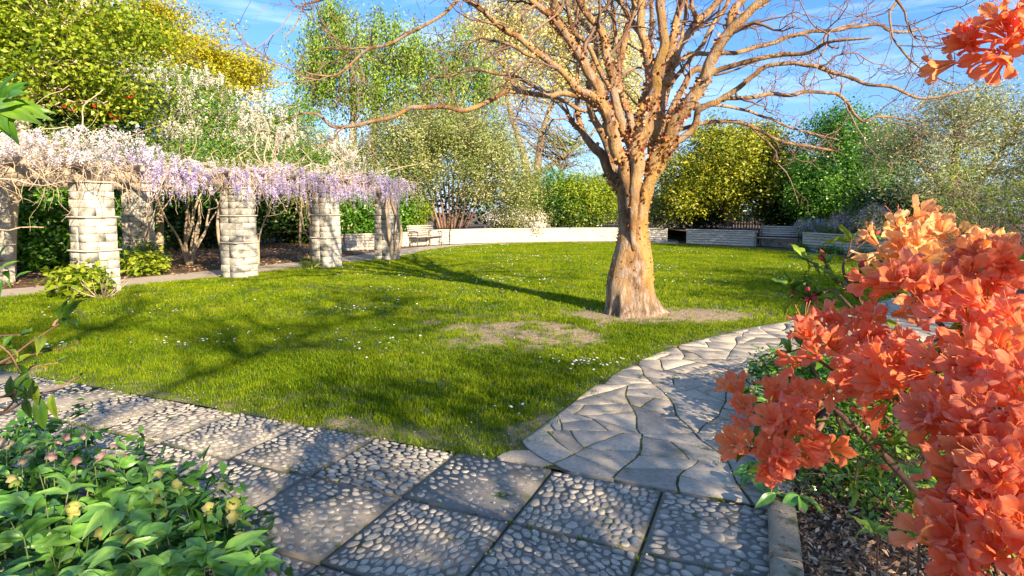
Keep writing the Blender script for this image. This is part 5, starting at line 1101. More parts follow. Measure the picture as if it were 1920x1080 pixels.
# the big white wisteria mound behind
B=[pxblob(300,185,18.5,70,50,1.4),pxblob(245,140,19,45,45,1.2),pxblob(380,220,19,80,55,1.5),pxblob(460,240,19.5,70,48,1.5),pxblob(530,250,20,50,45,1.4),pxblob(600,290,20.5,50,38,1.2),pxblob(400,285,18.5,120,38,1.4),pxblob(250,250,17.5,60,50,1.3),pxblob(560,215,20.5,30,25,.9),pxblob(350,170,19.5,60,38,1.2)]
w2r=woody('white_wisteria','great mound of white wisteria climbing over a tree behind the pergola','climber',(-11.5,18.8,0),[tr([(300,500,18.8),(300,400,18.8),(310,300,18.8),(330,220,18.8)],[.13,.11,.1,.05]),tr([(470,480,19.5),(465,380,19.5),(455,300,19.5),(430,240,19.5)],[.1,.09,.08,.04])],B,
  [dense(M_green,B,900,26,.11,.05,.26,shell=.3,lump=.3,name='leaves'),dense(M_lime,B,900,16,.09,.04,.25,shell=.2,name='young_leaves')],90,bark=M_vine,r_limb=.035,r_tip=.008,twigs=900,start=(.3,.98),tn='stems')
BW=[pxblob(300,150,18.1,55,22,.9),pxblob(365,190,18.1,42,38,.8),pxblob(385,150,19.2,28,22,.6),pxblob(470,215,18.6,50,40,.8),pxblob(515,245,18.9,30,48,.7),pxblob(440,260,18.4,55,28,.7),pxblob(245,115,18.6,34,28,.7),pxblob(640,285,20,30,32,.8),pxblob(600,250,20.4,40,22,.7),pxblob(330,240,17.6,50,40,.7)]
C,O,_=blobs_sample(BW,150,.3,.3); C=np.repeat(C,11,0)+RS.normal(size=(1650,3))*[.26,.2,.17]; racemes(C,RS.uniform(.12,.3,1650),'','white_racemes',w2r,M_white,26,.075,.04)
n=900; C,O,_=blobs_sample(B,n,.2,.2); Pq=vinepaths(n,C,norm(O+[0,0,.2]),RS.uniform(.4,1.3,n),9,.35,.22); V,f,r=tubes_batch(Pq,np.repeat(np.linspace(.007,.003,9)[None],n,0),3); mb=MB(); mb.add(V,f,r); part('twigs',mb.mesh('twigs',M_vine,True),w2r,kind='stuff')
# far tree line that closes the view
fa=thing('distant_treeline','far dark belt of trees closing the horizon','trees',(0,60,0)); fa['kind']='stuff'
th=np.linspace(-1.15,1.15,60); B=[(np.array([math.sin(a)*62,math.cos(a)*56+4,1.6+RS.uniform(0,.8)]),np.array([3.2,1.5,2.2+RS.uniform(-.6,1.2)])) for a in th]
foliage('far_foliage',fa,M_dark,B,1300,16,.5,.3,.55,shell=.25)
fa2=thing('left_treeline','dense dark trees behind the pergola on the far left','trees',(-26,20,0)); fa2['kind']='stuff'
B=[(np.array([-24+RS.normal()*.6+i*.8,14+i*2.3,1.8+RS.uniform(0,1)]),np.array([1.8,1.6,2.6])) for i in range(13)]; foliage('far_foliage',fa2,M_dark,B,800,16,.25,.14,.4,shell=.3)
# trees beside and behind the viewer: they cast the dappled shade seen on the paving and lawn
def shade(label,x,y,blobs,nc,per,L,name='shade_tree',h=3,mat=None):
    B=[(np.array(c,float),np.array(s_,float)) for c,s_ in blobs]
    woody(name,label,'tree',(x,y,0),[(np.array([[x,y,0],[x+.1,y,h*.4],[x,y+.1,h*.75],[x-.1,y,h]]),np.array([.14,.11,.09,.04]))],B,[dense(mat or M_green,B,nc,per,L,L*.55,.24,shell=.6,lump=.3)],26,twigs=150)
#@@SHADE
shade('small round-headed tree behind the viewer, right',4.6,-3.4,[((4.6,-3.4,3.3),(2.6,1.5,1.5)),((2.7,-3.9,2.9),(1.6,1.0,1.1)),((6.2,-2.6,3.6),(1.5,1.3,1.2))],150,9,.1)
foliage('foliage',[o for o in bpy.data.objects if o.get('label','').startswith('small round-headed')][0],M_green,[(np.array(c),np.array(r_)) for c,r_ in [((5.0,-4.2,4.65),(1.15,.6,.42)),((6.0,-4.7,4.6),(.8,.5,.3)),((6.9,-4.0,5.0),(.9,.6,.25)),((4.0,-4.6,4.4),(.5,.4,.25))]],52,15,.1,.06,.13,shell=.6)
shade('loose leafy tree well behind the viewer',7.2,-6.2,[((6.6,-5.4,5.0),(2.3,1.4,1.0)),((4.6,-6.6,4.6),(1.6,1.2,1.0))],105,9,.11,h=4)
B=[(np.array([3.4,-6.3,7.4]),np.array([3.2,2.0,1.9])),(np.array([7.0,-4.2,7.0]),np.array([3.0,2.0,1.7]))]
woody('bare_shade_tree','tall bare-branched tree standing behind the viewer','tree',(1.6,-7.2,0),[(np.array([[1.6,-7.2,0],[1.6,-7.2,2],[1.9,-7.1,4],[2.6,-6.7,6]]),np.array([.3,.25,.18,.1])),(np.array([[1.8,-7.1,3.4],[3.4,-6.2,5.0],[5.4,-5,6.2],[7.4,-4,7]]),np.array([.055,.045,.035,.02])),(np.array([[1.8,-7.1,3.8],[2.6,-6.6,5.6],[4.0,-5.7,7.4]]),np.array([.1,.08,.04]))],B,[dense(M_green,B,150,9,.09,.05,.22,shell=.6)],64,r_limb=.034,r_tip=.012,twigs=620,wob=.09)
shade('shrubby tree close behind the viewer',1.6,-2.7,[((1.5,-2.7,2.6),(1.5,.8,.8)),((.3,-3.0,2.4),(1.0,.7,.6))],62,9,.09,h=2.4)
shade('leafy tree right of the viewer beyond the azaleas',7.4,.2,[((7.4,.2,2.7),(1.7,1.4,.9))],100,9,.11,h=2.6)
shade('broad tree outside the right edge of the view',12.2,.5,[((12.2,.5,4.9),(1.6,2.8,1.1)),((13.6,3.8,5.0),(1.5,2.0,1.0))],420,17,.14,h=4.4)
shade('tall tree farther outside the right edge of the view',20,6.5,[((20,6.5,6.4),(2.4,2.8,1.3)),((22,11,6.6),(2.0,2.6,1.3))],420,18,.16,h=6)
shade('tree shading the right hand walls from the right',20.5,14.5,[((20.5,14.5,4.6),(1.8,2.2,1.2)),((22,19,5.2),(1.8,2.2,1.2))],100,12,.16,h=5)
#@@PART4
# ------------------------------------------------------------------ the orange azalea, right foreground
M_azal,t,b=newmat('azalea_petal')
a=t.nodes.new('ShaderNodeAttribute'); a.attribute_name='rnd'; oi=t.nodes.new('ShaderNodeObjectInfo')
r1=ramp(t,[(.7,.16,.03),(.93,.25,.07),(.96,.34,.17),(.97,.52,.38)],a.outputs['Fac'],[.0,.25,.6,1])
r2=ramp(t,[(.96,.38,.13),(.93,.2,.08),(.95,.3,.2),(.9,.15,.05)],oi.outputs['Random'])
mi=t.nodes.new('ShaderNodeMix'); mi.data_type='RGBA'; mi.blend_type='MIX'; mi.inputs['Factor'].default_value=.55; t.links.new(r1.outputs[0],mi.inputs['A']); t.links.new(r2.outputs[0],mi.inputs['B'])
gg=t.nodes.new('ShaderNodeTexCoord'); nn_=t.nodes.new('ShaderNodeTexNoise'); nn_.inputs['Scale'].default_value=45; t.links.new(gg.outputs['Object'],nn_.inputs['Vector'])
mj=t.nodes.new('ShaderNodeMix'); mj.data_type='RGBA'; mj.blend_type='OVERLAY'; mj.inputs['Factor'].default_value=.35; t.links.new(mi.outputs['Result'],mj.inputs['A']); t.links.new(nn_.outputs['Fac'],mj.inputs['B'])
t.links.new(mj.outputs['Result'],b.inputs['Base Color']); b.inputs['Roughness'].default_value=.55; b.inputs['Specular IOR Level'].default_value=.2
tl=t.nodes.new('ShaderNodeBsdfTranslucent'); sc2=t.nodes.new('ShaderNodeVectorMath'); sc2.operation='MULTIPLY'; sc2.inputs[1].default_value=(1.05,1.0,.7); t.links.new(mj.outputs['Result'],sc2.inputs[0]); t.links.new(sc2.outputs[0],tl.inputs['Color'])
ms=t.nodes.new('ShaderNodeMixShader'); ms.inputs[0].default_value=.52; t.links.new(b.outputs[0],ms.inputs[1]); t.links.new(tl.outputs[0],ms.inputs[2]); t.links.new(ms.outputs[0],t.nodes['Material Output'].inputs[0])
M_azsunlit=M_azal.copy(); M_azsunlit.name='azalea_petal_sunlit'  # paler yellower copy: direct sun painted into the topmost flowers
for n_ in M_azsunlit.node_tree.nodes:
    if n_.type=='VALTORGB':
        for e_ in n_.color_ramp.elements: c_=e_.color; e_.color=(min(.95,c_[0]*1.02),min(.75,c_[1]*1.5+.12),min(.42,c_[2]*1.5+.05),1)
M_stam=stonemat('stamen',[(.5,.12,.05),(.7,.22,.1),(.7,.32,.14)],scale=20,bscale=50,bump=0,attr=False)
def flower_mesh(name, open_=1., R=.031, seed=0, mat=None):
    rs=np.random.default_rng(seed); V=[];Q=[];rn=[]
    nt_,nsn=7,7; tt=np.linspace(0,1,nt_); ss=np.linspace(-1,1,nsn)
    for p in range(5):
        a0=p*2*math.pi/5+rs.normal()*.06; ln=rs.uniform(.9,1.1); rec=rs.uniform(-.2,1.)*open_; wv=rs.uniform(0,6.28); tw=rs.normal()*.25
        base=len(V)
        for t_ in tt:
            rad=(.003+.009*t_/.4) if t_<.4 else .012+(R-.012)*((t_-.4)/.6)**.85*ln
            z=.028*min(t_/.4,1)+ (0 if t_<.4 else .014*math.sin((t_-.4)/.6*1.5) - .016*rec*((t_-.4)/.6)**2)
            wd=.0025+.0075*t_ if t_<.4 else (.0035+.009*math.sin(math.pi*min(1,((t_-.4)/.6)*.66+.24)))*(1 if t_<.99 else .25)
            for s_ in ss:
                ruff=(.0034*math.sin(s_*4.2+wv+t_*5)+.0016*abs(s_)*math.sin(t_*21+wv*3+s_*2))*max(0,t_-.3)*1.6
                ang=a0+(s_*wd)/max(rad,.007)*.85+tw*max(0,t_-.5)*.3
                rr=rad-abs(s_)**2*.003*max(0,t_-.5)+rs.normal()*.0003
                V.append([rr*math.cos(ang),rr*math.sin(ang),z+ruff-abs(s_)*.0022*(t_>.5)+s_*tw*.004*t_]); rn.append(np.clip(t_*.75+.3*abs(s_)*t_+rs.normal()*.07-(.22 if abs(s_)<.1 else 0)+(.1 if .3<abs(s_)<.4 else 0),0,1))
        for i in range(nt_-1):
            for j in range(nsn-1): q=base+i*nsn+j; Q.append([q,q+1,q+1+nsn,q+nsn])
    nq=len(Q); V=list(V)
    for k in range(3):
        a0=rs.uniform(0,6.28); pts_=np.array([[0,0,.01],[.003*math.cos(a0),.003*math.sin(a0),.03],[.008*math.cos(a0)+.004,.008*math.sin(a0),.046],[.012*math.cos(a0)+.008,.012*math.sin(a0),.056]])
        v,f=tube(pts_,[.0005,.0004,.0003,.0006],3,False); base=len(V); V+=list(v); rn+=[.1]*len(v)
        for q in f[0]: Q.append((q+base).tolist())
    me=mesh(name,np.array(V),np.array(Q),mat or M_azal,np.array(rn),True); me.materials.append(M_stam)
    mi_=np.zeros(len(Q),np.int32); mi_[nq:]=1; me.polygons.foreach_set('material_index',mi_); return me
FLW=[flower_mesh('flower',o_,R_,i) for i,(o_,R_) in enumerate([(1,.028),(.6,.025),(1.1,.029),(.4,.024),(1.3,.027),(.75,.028)])]
FL_SUNLIT=[flower_mesh('flower',o_,R_,i+20,M_azsunlit) for i,(o_,R_) in enumerate([(1,.028),(.6,.025),(1.1,.029),(.3,.024)])]
def big_leaf(name,L,Wd,mat,seed=0,curl=.25,nt_=7,tip=1.6,wave=.004,vfold=.35):
    rs=np.random.default_rng(seed); V=[];Q=[];rn=[]
    for i,t_ in enumerate(np.linspace(0,1,nt_)):
        w_=Wd/2*(math.sin(math.pi*min(1,t_**.8))**.9*(1-.25*t_) if 0<t_<1 else .03); x=L*t_; z=L*(.12*math.sin(t_*2.2)-curl*t_*t_)
        for s_ in(-1,-.5,0,.5,1): V.append([x*(1-curl*.15*t_),s_*w_,z+abs(s_)*w_*vfold+wave*math.sin(t_*13+s_*4)*abs(s_)]); rn.append(np.clip(.5+rs.normal()*.06-(.18 if s_==0 else 0)+.1*t_,0,1))
    for i in range(nt_-1):
        for j in range(4): q=i*5+j; Q.append([q,q+1,q+6,q+5])
    return mesh(name,np.array(V),np.array(Q),mat,np.array(rn),True)
def vleafmat(name,cols,trans=.3,rough=.4,spec=.45,pos=None):
    """leaf shared by many objects: colour shifts from object to object"""
    m,t,b=newmat(name); a=t.nodes.new('ShaderNodeAttribute'); a.attribute_name='rnd'; oi=t.nodes.new('ShaderNodeObjectInfo')
    ma=t.nodes.new('ShaderNodeMath'); ma.operation='MULTIPLY_ADD'; ma.inputs[1].default_value=.7; ma.inputs[2].default_value=-.35; t.links.new(oi.outputs['Random'],ma.inputs[0])
    ad=t.nodes.new('ShaderNodeMath'); ad.operation='ADD'; t.links.new(ma.outputs[0],ad.inputs[0]); t.links.new(a.outputs['Fac'],ad.inputs[1])
    r=ramp(t,cols,ad.outputs[0],pos)
    g=t.nodes.new('ShaderNodeTexCoord'); mp=t.nodes.new('ShaderNodeMapping'); mp.inputs['Scale'].default_value=(18,60,30); mp.inputs['Rotation'].default_value=(0,0,.5); t.links.new(g.outputs['Object'],mp.inputs[0]); n=t.nodes.new('ShaderNodeTexNoise'); n.inputs['Scale'].default_value=2.5; n.inputs['Detail'].default_value=5; t.links.new(mp.outputs[0],n.inputs['Vector'])
    mx_=t.nodes.new('ShaderNodeMix'); mx_.data_type='RGBA'; mx_.blend_type='OVERLAY'; mx_.inputs['Factor'].default_value=.35; t.links.new(r.outputs[0],mx_.inputs['A']); t.links.new(n.outputs['Fac'],mx_.inputs['B'])
    t.links.new(mx_.outputs['Result'],b.inputs['Base Color']); b.inputs['Roughness'].default_value=rough; b.inputs['Specular IOR Level'].default_value=spec
    bp=t.nodes.new('ShaderNodeBump'); bp.inputs['Strength'].default_value=.25; bp.inputs['Distance'].default_value=.004; t.links.new(n.outputs['Fac'],bp.inputs['Height']); t.links.new(bp.outputs[0],b.inputs['Normal'])
    tr_=t.nodes.new('ShaderNodeBsdfTranslucent'); t.links.new(mx_.outputs['Result'],tr_.inputs['Color']); ms=t.nodes.new('ShaderNodeMixShader'); ms.inputs[0].default_value=trans
    t.links.new(b.outputs[0],ms.inputs[1]); t.links.new(tr_.outputs[0],ms.inputs[2]); t.links.new(ms.outputs[0],t.nodes['Material Output'].inputs[0]); return m
def aim(o, d, roll=None, axis='Z'):
    q=Vector(d).to_track_quat(axis,'Y' if axis!='Y' else 'Z'); 
    M=q.to_matrix().to_4x4()@Matrix.Rotation(RS.uniform(0,6.28) if roll is None else roll,4,axis); o.rotation_euler=M.to_euler()
def leafrot(o,d,up=(0,0,1),jit=.4):
    """local x along d, local z near up"""
    d=Vector(d).normalized(); u=(Vector(up)+Vector(RS.normal(size=3)*jit)).normalized(); y=u.cross(d).normalized(); z=d.cross(y); M=Matrix((d,y,z)).transposed(); o.rotation_euler=M.to_euler()
M_azleaf=vleafmat('azalea_leaf',[(.05,.12,.01),(.12,.24,.015),(.25,.36,.03),(.4,.44,.06)],trans=.35)
AZL=[big_leaf('leaf',.055,.018,M_azleaf,i,.1+.1*i,6) for i in range(4)]
az=thing('azalea','large azalea bush covered in coral orange flower trusses, right foreground','shrub',(1.35,1.25,.06))
azl=Vector(az.location)
CL=[ # px, py, D, flowers
 (1398,757,1.02,4),(1445,775,.98,6),(1500,758,.97,6),(1525,790,.99,3),(1415,838,.95,7),(1450,865,.93,4),(1500,850,.95,6),(1470,815,.9,5),(1528,835,1.0,3),
 (1540,660,.92,6),(1590,690,.88,7),(1628,630,.93,7),(1580,640,.95,5),(1655,685,.85,6),(1655,600,.98,3),
 (1700,735,.78,9),(1745,700,.8,6),
 (1700,535,.9,7),(1745,565,.87,8),(1790,535,.9,7),(1840,520,.86,7),(1890,500,.84,7),(1905,560,.82,7),(1850,575,.85,7),
 (1815,615,.8,7),(1870,630,.78,7),(1915,650,.74,5),
 (1820,715,.7,8),(1880,690,.68,7),(1790,790,.68,7),(1850,790,.64,9),(1905,760,.62,7),(1915,840,.6,6),(1860,860,.62,7),
 (1830,950,.6,8),(1890,920,.57,8),(1800,990,.62,4),(1860,1010,.56,8),(1915,990,.54,6),(1840,1060,.55,7),(1905,1070,.53,6)]
CL_SUNLIT=[(1665,470,1.05,5),(1705,440,1.08,7),(1750,460,1.05,7),(1790,445,1.08,6),(1720,490,1.0,6),(1775,500,1.02,6),(1680,505,1.03,4),(1830,480,1.0,4)]
TOP=[(1835,95,.72,3),(1855,80,.72,3),(1885,72,.7,4),(1905,88,.7,3),(1930,70,.68,4)]
def cluster(px,py,D,nf,meshes,toward=.8,scl=1.,rad=.034):
    c=W(px,py,D); cam_=np.array([0,0,H]); tc_=norm(cam_-c)
    for k in range(nf):
        d=norm(RS.normal(size=3)*.75+tc_*toward+[0,0,.3]+np.array([-.25,0,0]));
        if RS.random()<.06: continue
        p=c+d*rad*RS.uniform(.35,1.)+RS.normal(size=3)*.007
        o=ob('flower',random.choice(meshes),az,loc=Vector(p)-azl,scale=(RS.uniform(.8,1.05)*scl,)*3); aim(o,d)
    return c
ends=[]; nfl=0
for q in CL: ends.append(cluster(*q,FLW)); nfl+=q[3]
for q in CL_SUNLIT: ends.append(cluster(*q,FL_SUNLIT)); nfl+=q[3]
for q in TOP: ends.append(cluster(*q,FLW,.5,.85,.014)); nfl+=q[3]
print('flowers',nfl)
# branches: trunk forks to nodes, nodes to each truss
M_azst=stonemat('azalea_bark',[(.07,.035,.025),(.17,.09,.06),(.28,.17,.12)],scale=30,bscale=120,bump=.5,attr=True)
base=np.array([1.35,1.25,.06]); hubs=[W(1760,650,1.0),W(1850,700,.85),W(1900,880,.75),W(1800,560,1.02),W(1560,760,1.1),W(1700,690,.97),W(1900,600,.9)]
mb=MB(); 
hubP=[]
for h_ in hubs:
    st=base+RS.normal(size=3)*[.05,.05,0]; m1_=st+(h_-st)*[.25,.25,.45]+RS.normal(size=3)*.03; m2_=st+(h_-st)*[.65,.65,.8]+RS.normal(size=3)*.03; Pq=smoothpath([st,m1_,m2_,h_],5); V,f=tube(Pq,np.linspace(.013,.006,len(Pq)),7); mbb=MB(); mbb.add(V,f); part('branch',mbb.mesh('branch',M_azst,True),az); hubP.append(h_)
hubP=np.array(hubP)
for e_ in ends:
    if e_[2]>1.7: continue
    h_=hubP[np.argmin(np.linalg.norm(hubP-e_,axis=1))]; m1_=(h_+e_)/2+RS.normal(size=3)*.02+[0,.03,-.03]; Pq=smoothpath([h_,m1_,e_+[0,.02,-.015]],5); V,f=tube(Pq,np.linspace(.005,.0025,len(Pq)),5); mb.add(V,f)
# the tall shoot that carries the truss at the top right
Pq=smoothpath([W(1900,600,.9),np.array([.95,.75,1.55]),np.array([.72,.62,1.72]),W(1960,105,.7),W(1885,92,.71)],5); V,f=tube(Pq,np.linspace(.007,.003,len(Pq)),6); mb.add(V,f)
# bare side twigs with buds and young leaves
TW=[([(1560,760),(1530,700),(1500,640)],1.05),([(1700,690),(1660,640),(1610,560),(1600,520)],1.1),([(1650,680),(1560,600),(1540,580),(1490,550)],1.12),([(1610,560),(1565,520),(1545,490)],1.12),([(1650,640),(1590,570),(1560,545),(1530,556)],1.1),([(1640,600),(1585,520),(1590,480),(1640,440)],1.15),
 ([(1800,900),(1740,860),(1690,810),(1620,740),(1610,720)],1.05),([(1800,880),(1800,830),(1760,790),(1700,760)],1.05),([(1740,860),(1700,870),(1650,840)],1.07),([(1850,930),(1780,960),(1740,950),(1690,970)],1.1),([(1850,930),(1800,880),(1790,800)],1.05),([(1900,880),(1850,850),(1800,845)],.85),([(1790,800),(1740,760),(1720,700)],1.0),([(1560,760),(1590,830),(1620,870)],1.1)]
budp=[]; lp_=[]
for pts_,D in TW:
    Pq=smoothpath([W(x,y,D+RS.normal()*.02) for x,y in pts_],5); V,f=tube(Pq,np.linspace(.0035,.0015,len(Pq)),5); mb.add(V,f); budp.append((Pq[-1],norm(Pq[-1]-Pq[-2])))
    for q in range(2):
        i_=RS.integers(len(Pq)//2,len(Pq)-1); d=norm(norm(Pq[i_+1]-Pq[i_])+RS.normal(size=3)*.5); e_=Pq[i_]+d*RS.uniform(.04,.08); V,f=tube(np.array([Pq[i_],(Pq[i_]+e_)/2+RS.normal(size=3)*.004,e_]),[.0018,.0015,.0012],4); mb.add(V,f); budp.append((e_,d))
part('twigs',mb.mesh('twigs',M_azst,True),az)
M_bud=stonemat('azalea_bud',[(.22,.02,.015),(.5,.06,.05),(.68,.22,.14)],scale=60,bscale=150,bump=.2,attr=True)
bm_=MB(); zz_=np.linspace(0,1,6); V,f=tube(np.c_[np.zeros(6),np.zeros(6),zz_*.02],[.0015,.004,.0052,.0045,.0025,.0003],7); bm_.add(V,f); BUD=bm_.mesh('bud',M_bud,True)
for i,(p,d) in enumerate(budp):
    if i%3!=2:
        for q in range(RS.integers(1,4)): o=ob('bud',BUD,az,loc=Vector(p)-azl,scale=(RS.uniform(.6,1.05),)*3); aim(o,norm(d+RS.normal(size=3)*.35))
    for q in range(RS.integers(3,6)):
        dd=norm(d*.5+RS.normal(size=3)*.8+[0,0,.3]); o=ob('leaf',random.choice(AZL),az,loc=Vector(p-d*.012)-azl,scale=(RS.uniform(.5,1),)*3); leafrot(o,dd)
for e_ in ends:
    for q in range(2 if e_[2]<1.7 else 0):
        tc_=norm(np.array([0,0,H])-e_); dd=norm(RS.normal(size=3)-tc_*.6+[0,0,-.1]); o=ob('leaf',random.choice(AZL),az,loc=Vector(e_-tc_*.02)-azl,scale=(RS.uniform(.7,1.2),)*3); leafrot(o,dd)
# second azalea leaves near the ground: star shaped rosettes of young leaves
for px,py,D in [(1640,1000,1.5),(1720,1010,1.35),(1580,880,1.7)] [:2]+[(1705,890,1.55),(1760,930,1.45)]:
    c=W(px,py,D); r=thing('young_azalea','rosette of star-shaped young leaves %s'%{1640:'low over the mulch, nearest the kerb',1720:'low over the mulch, beside the bottom azalea blooms',1705:'just above the mulch under the bare twigs',1760:'between the twigs and the lowest orange blooms'}[px],'plant',(c[0]+.1,c[1]+.12,.06))
    Pq=smoothpath([np.array([c[0]+.1,c[1]+.12,.06]),c+[.05,.06,-.1],c],4); mbb=MB(); V,f=tube(Pq,.003,5); mbb.add(V,f); part('stem',mbb.mesh('stem',M_azst,True),r)
    for k in range(8): a_=k*.785+RS.normal()*.2; o=ob('leaf',random.choice(AZL),r,loc=Vector(c)-r.location,scale=(RS.uniform(1.0,1.35),)*3); leafrot(o,(math.cos(a_),math.sin(a_),.35),jit=.15)

# ------------------------------------------------------------------ plants under the azalea
M_vinca=leafmat('periwinkle_leaf',[(.02,.07,.006),(.06,.16,.01),(.16,.28,.015),(.38,.44,.05)],trans=.25,rough=.25,spec=.6)
vp=thing('periwinkle','glossy yellow green ground cover carpeting the bed under the azalea','plant',(2.0,2.9,.06)); 
B=[(np.array(c),np.array(s_)) for c,s_ in [((1.95,3.0,.16),(.42,.5,.16)),((2.35,3.2,.2),(.55,.55,.2)),((2.0,3.5,.18),(.35,.4,.18)),((2.8,3.0,.2),(.5,.6,.22)),((2.6,3.9,.25),(.6,.6,.3)),((1.8,3.2,.14),(.25,.3,.12)),((3.3,3.4,.25),(.5,.7,.3)),((2.3,4.55,.24),(.4,.5,.24)),((2.6,4.1,.28),(.55,.55,.26)),((3.0,4.8,.3),(.6,.6,.28)),((1.88,3.85,.15),(.12,.28,.14))]]
foliage('foliage',vp,M_vinca,B,1550,12,.045,.02,.05,shell=.3,updir=.8,outn=.4,zmin=.065)
n=420; st,_,_=blobs_sample(B,n,.4); st[:,2]=np.clip(st[:,2],.07,.3); Pq=vinepaths(n,st,norm(RS.normal(size=(n,3))*[1,1,.3]),RS.uniform(.1,.3,n),6,.3); Pq[:,:,2]=np.maximum(Pq[:,:,2],.07); V,f,r=tubes_batch(Pq,np.repeat(np.linspace(.002,.0012,6)[None],n,0),3); mb=MB(); mb.add(V,f,r); part('runners',mb.mesh('runners',M_vine,True),vp,kind='stuff')
M_hel=vleafmat('hellebore_leaf',[(.03,.1,.014),(.08,.22,.03),(.16,.35,.055),(.3,.5,.1)],trans=.25,rough=.32,spec=.5)
M_helG=vleafmat('hellebore_flower',[(.14,.2,.03),(.28,.36,.06),(.42,.46,.1),(.48,.42,.2)],trans=.45,rough=.5)
M_helP=vleafmat('hellebore_flower_pink',[(.22,.07,.1),(.38,.18,.19),(.5,.34,.3),(.45,.4,.25)],trans=.45,rough=.5)
HL=[big_leaf('leaflet',.125,w_,M_hel,i,c_,8,wave=.0025) for i,(w_,c_) in enumerate([(.056,.15),(.064,.3),(.048,.05),(.06,.4)])]
def cup(name,mat,seed):
    rs=np.random.default_rng(seed); V=[];Q=[];rn=[]
    for p in range(5):
        a0=p*1.2566+rs.normal()*.08; base=len(V)
        for t_ in np.linspace(0,1,5):
            th_=t_*1.5; rad=.003+.019*math.sin(th_); z=.026*(1-math.cos(th_)); w_=.0135*math.sin(math.pi*min(1,t_*.74+.16))*(1 if t_<.95 else .3)
            for s_ in(-1,-.4,.4,1): ang=a0+s_*w_/max(rad,.009); V.append([rad*math.cos(ang)*(1+.05*abs(s_)),rad*math.sin(ang),z+rs.normal()*.0005]); rn.append(np.clip(.5+.35*t_+rs.normal()*.05,0,1))
        for i in range(4):
            for j in range(3): q=base+i*4+j; Q.append([q,q+1,q+5,q+4])
    return mesh(name,np.array(V),np.array(Q),mat,np.array(rn),True)
CG=[cup('flower',M_helG,i) for i in range(3)]; CP=[cup('flower',M_helP,i+5) for i in range(3)]
M_helst=stonemat('hellebore_stem',[(.06,.12,.03),(.14,.2,.06),(.25,.2,.12)],scale=10,bscale=60,bump=.1,attr=True)
def rosette(r, c, basep, nleaf, sc_=1., meshes=None, stem=True, spread=1.9, flat=.15, toward=None):
    meshes=meshes or HL; rl=r.location
    if stem:
        Pq=smoothpath([basep,(basep*.4+c*.6)+RS.normal(size=3)*.02,c],4); mbb=MB(); V,f=tube(Pq,np.linspace(.004,.0022,len(Pq)),5); mbb.add(V,f); part('stalk',mbb.mesh('stalk',M_helst,True),r)
    a0=RS.uniform(0,6.28); tilt=norm(RS.normal(size=3)*.35+[0,-.25,1.])
    for k in range(nleaf):
        a_=a0+(k-(nleaf-1)/2)*spread*2/nleaf; d=norm(np.array([math.cos(a_),math.sin(a_),flat+RS.normal()*.15])); o=ob('leaflet',random.choice(meshes),r,loc=Vector(c)-rl,scale=(RS.uniform(.7,1.1)*sc_,)*3); leafrot(o,d,tilt,.15)
hell_poly=[(-60,850),(60,815),(170,835),(250,860),(330,930),(440,965),(480,1010),(500,1090),(300,1130),(-60,1130)]
plants=[('clump of hellebores with broad green leaves, nearest the viewer at lower left',(-1.25,1.75),lambda px,py:px+ (py-900)*.6<260 and py>930),
        ('hellebore clump with pale green flowers leaning over the pebbles',(-1.05,2.25),lambda px,py:px>=230),
        ('hellebore clump with faded pink flowers at the far left of the bed',(-2.1,2.6),lambda px,py:True)]
HP=[(thing('hellebore',l,'plant',(b_[0],b_[1],.03)),b_,fn) for l,b_,fn in plants]; cnt_=0
def pick(px,py):
    for r,b_,fn in HP:
        if fn(px,py): return r,b_
tries=0; placed=[]
while cnt_<64 and tries<6000:
    tries+=1; px,py=RS.uniform(-60,510),RS.uniform(815,1130)
    if not inpoly(np.array([[px,py]]),hell_poly)[0]: continue
    if any(math.hypot(px-a_,(py-b_)*1.3)<26+(py-800)*.045 for a_,b_ in placed): continue
    placed.append((px,py)); z=RS.uniform(.36,.56); D=F*(H-z)/(py-HOR); c=W(px,py,D); r,b_=pick(px,py); bp_=np.array([c[0]*.75+b_[0]*.25+RS.normal()*.05,c[1]*.7+b_[1]*.3+.02,.03]); rosette(r,c,bp_,RS.integers(4,7),RS.uniform(.8,1.15)); cnt_+=1
# lower layer of the same leaves, its shade painted in with darker greens
low=thing('hellebore_foliage','shaded lower leaves filling the hellebore bed','plant',(-1.5,2.1,.03))
for k in range(3): pass
P_=[];
for px,py in placed:
    for q in range(5):
        z=RS.uniform(.12,.32); D=F*(H-z)/(py+RS.normal()*25-HOR+0); c=W(px+RS.normal()*30,py,D); c[2]=z; P_.append(c)
foliage('foliage',low,leafmat('shade_painted_leaf',[(.015,.06,.008),(.035,.12,.016),(.07,.19,.025),(.12,.26,.035)],trans=.25,rough=.4),None,0,7,.085,.034,.05,cen=np.array(P_),updir=.9,outn=.2)
fl=[(300,885,0),(338,912,0),(290,935,0),(308,955,0),(412,905,0),(428,948,0),(442,968,0),(400,960,0),(455,1000,0),(470,1045,0),(350,985,0),(160,812,1),(215,832,1),(182,862,1),(140,862,1),(120,822,1),(100,850,1),(232,852,1),(40,860,1),(60,845,1),(200,880,1),(30,895,0),(90,950,0),(130,950,0),(250,1010,0),(230,1000,0),(85,825,1),(10,830,1),(195,1035,0),(330,1040,0)]
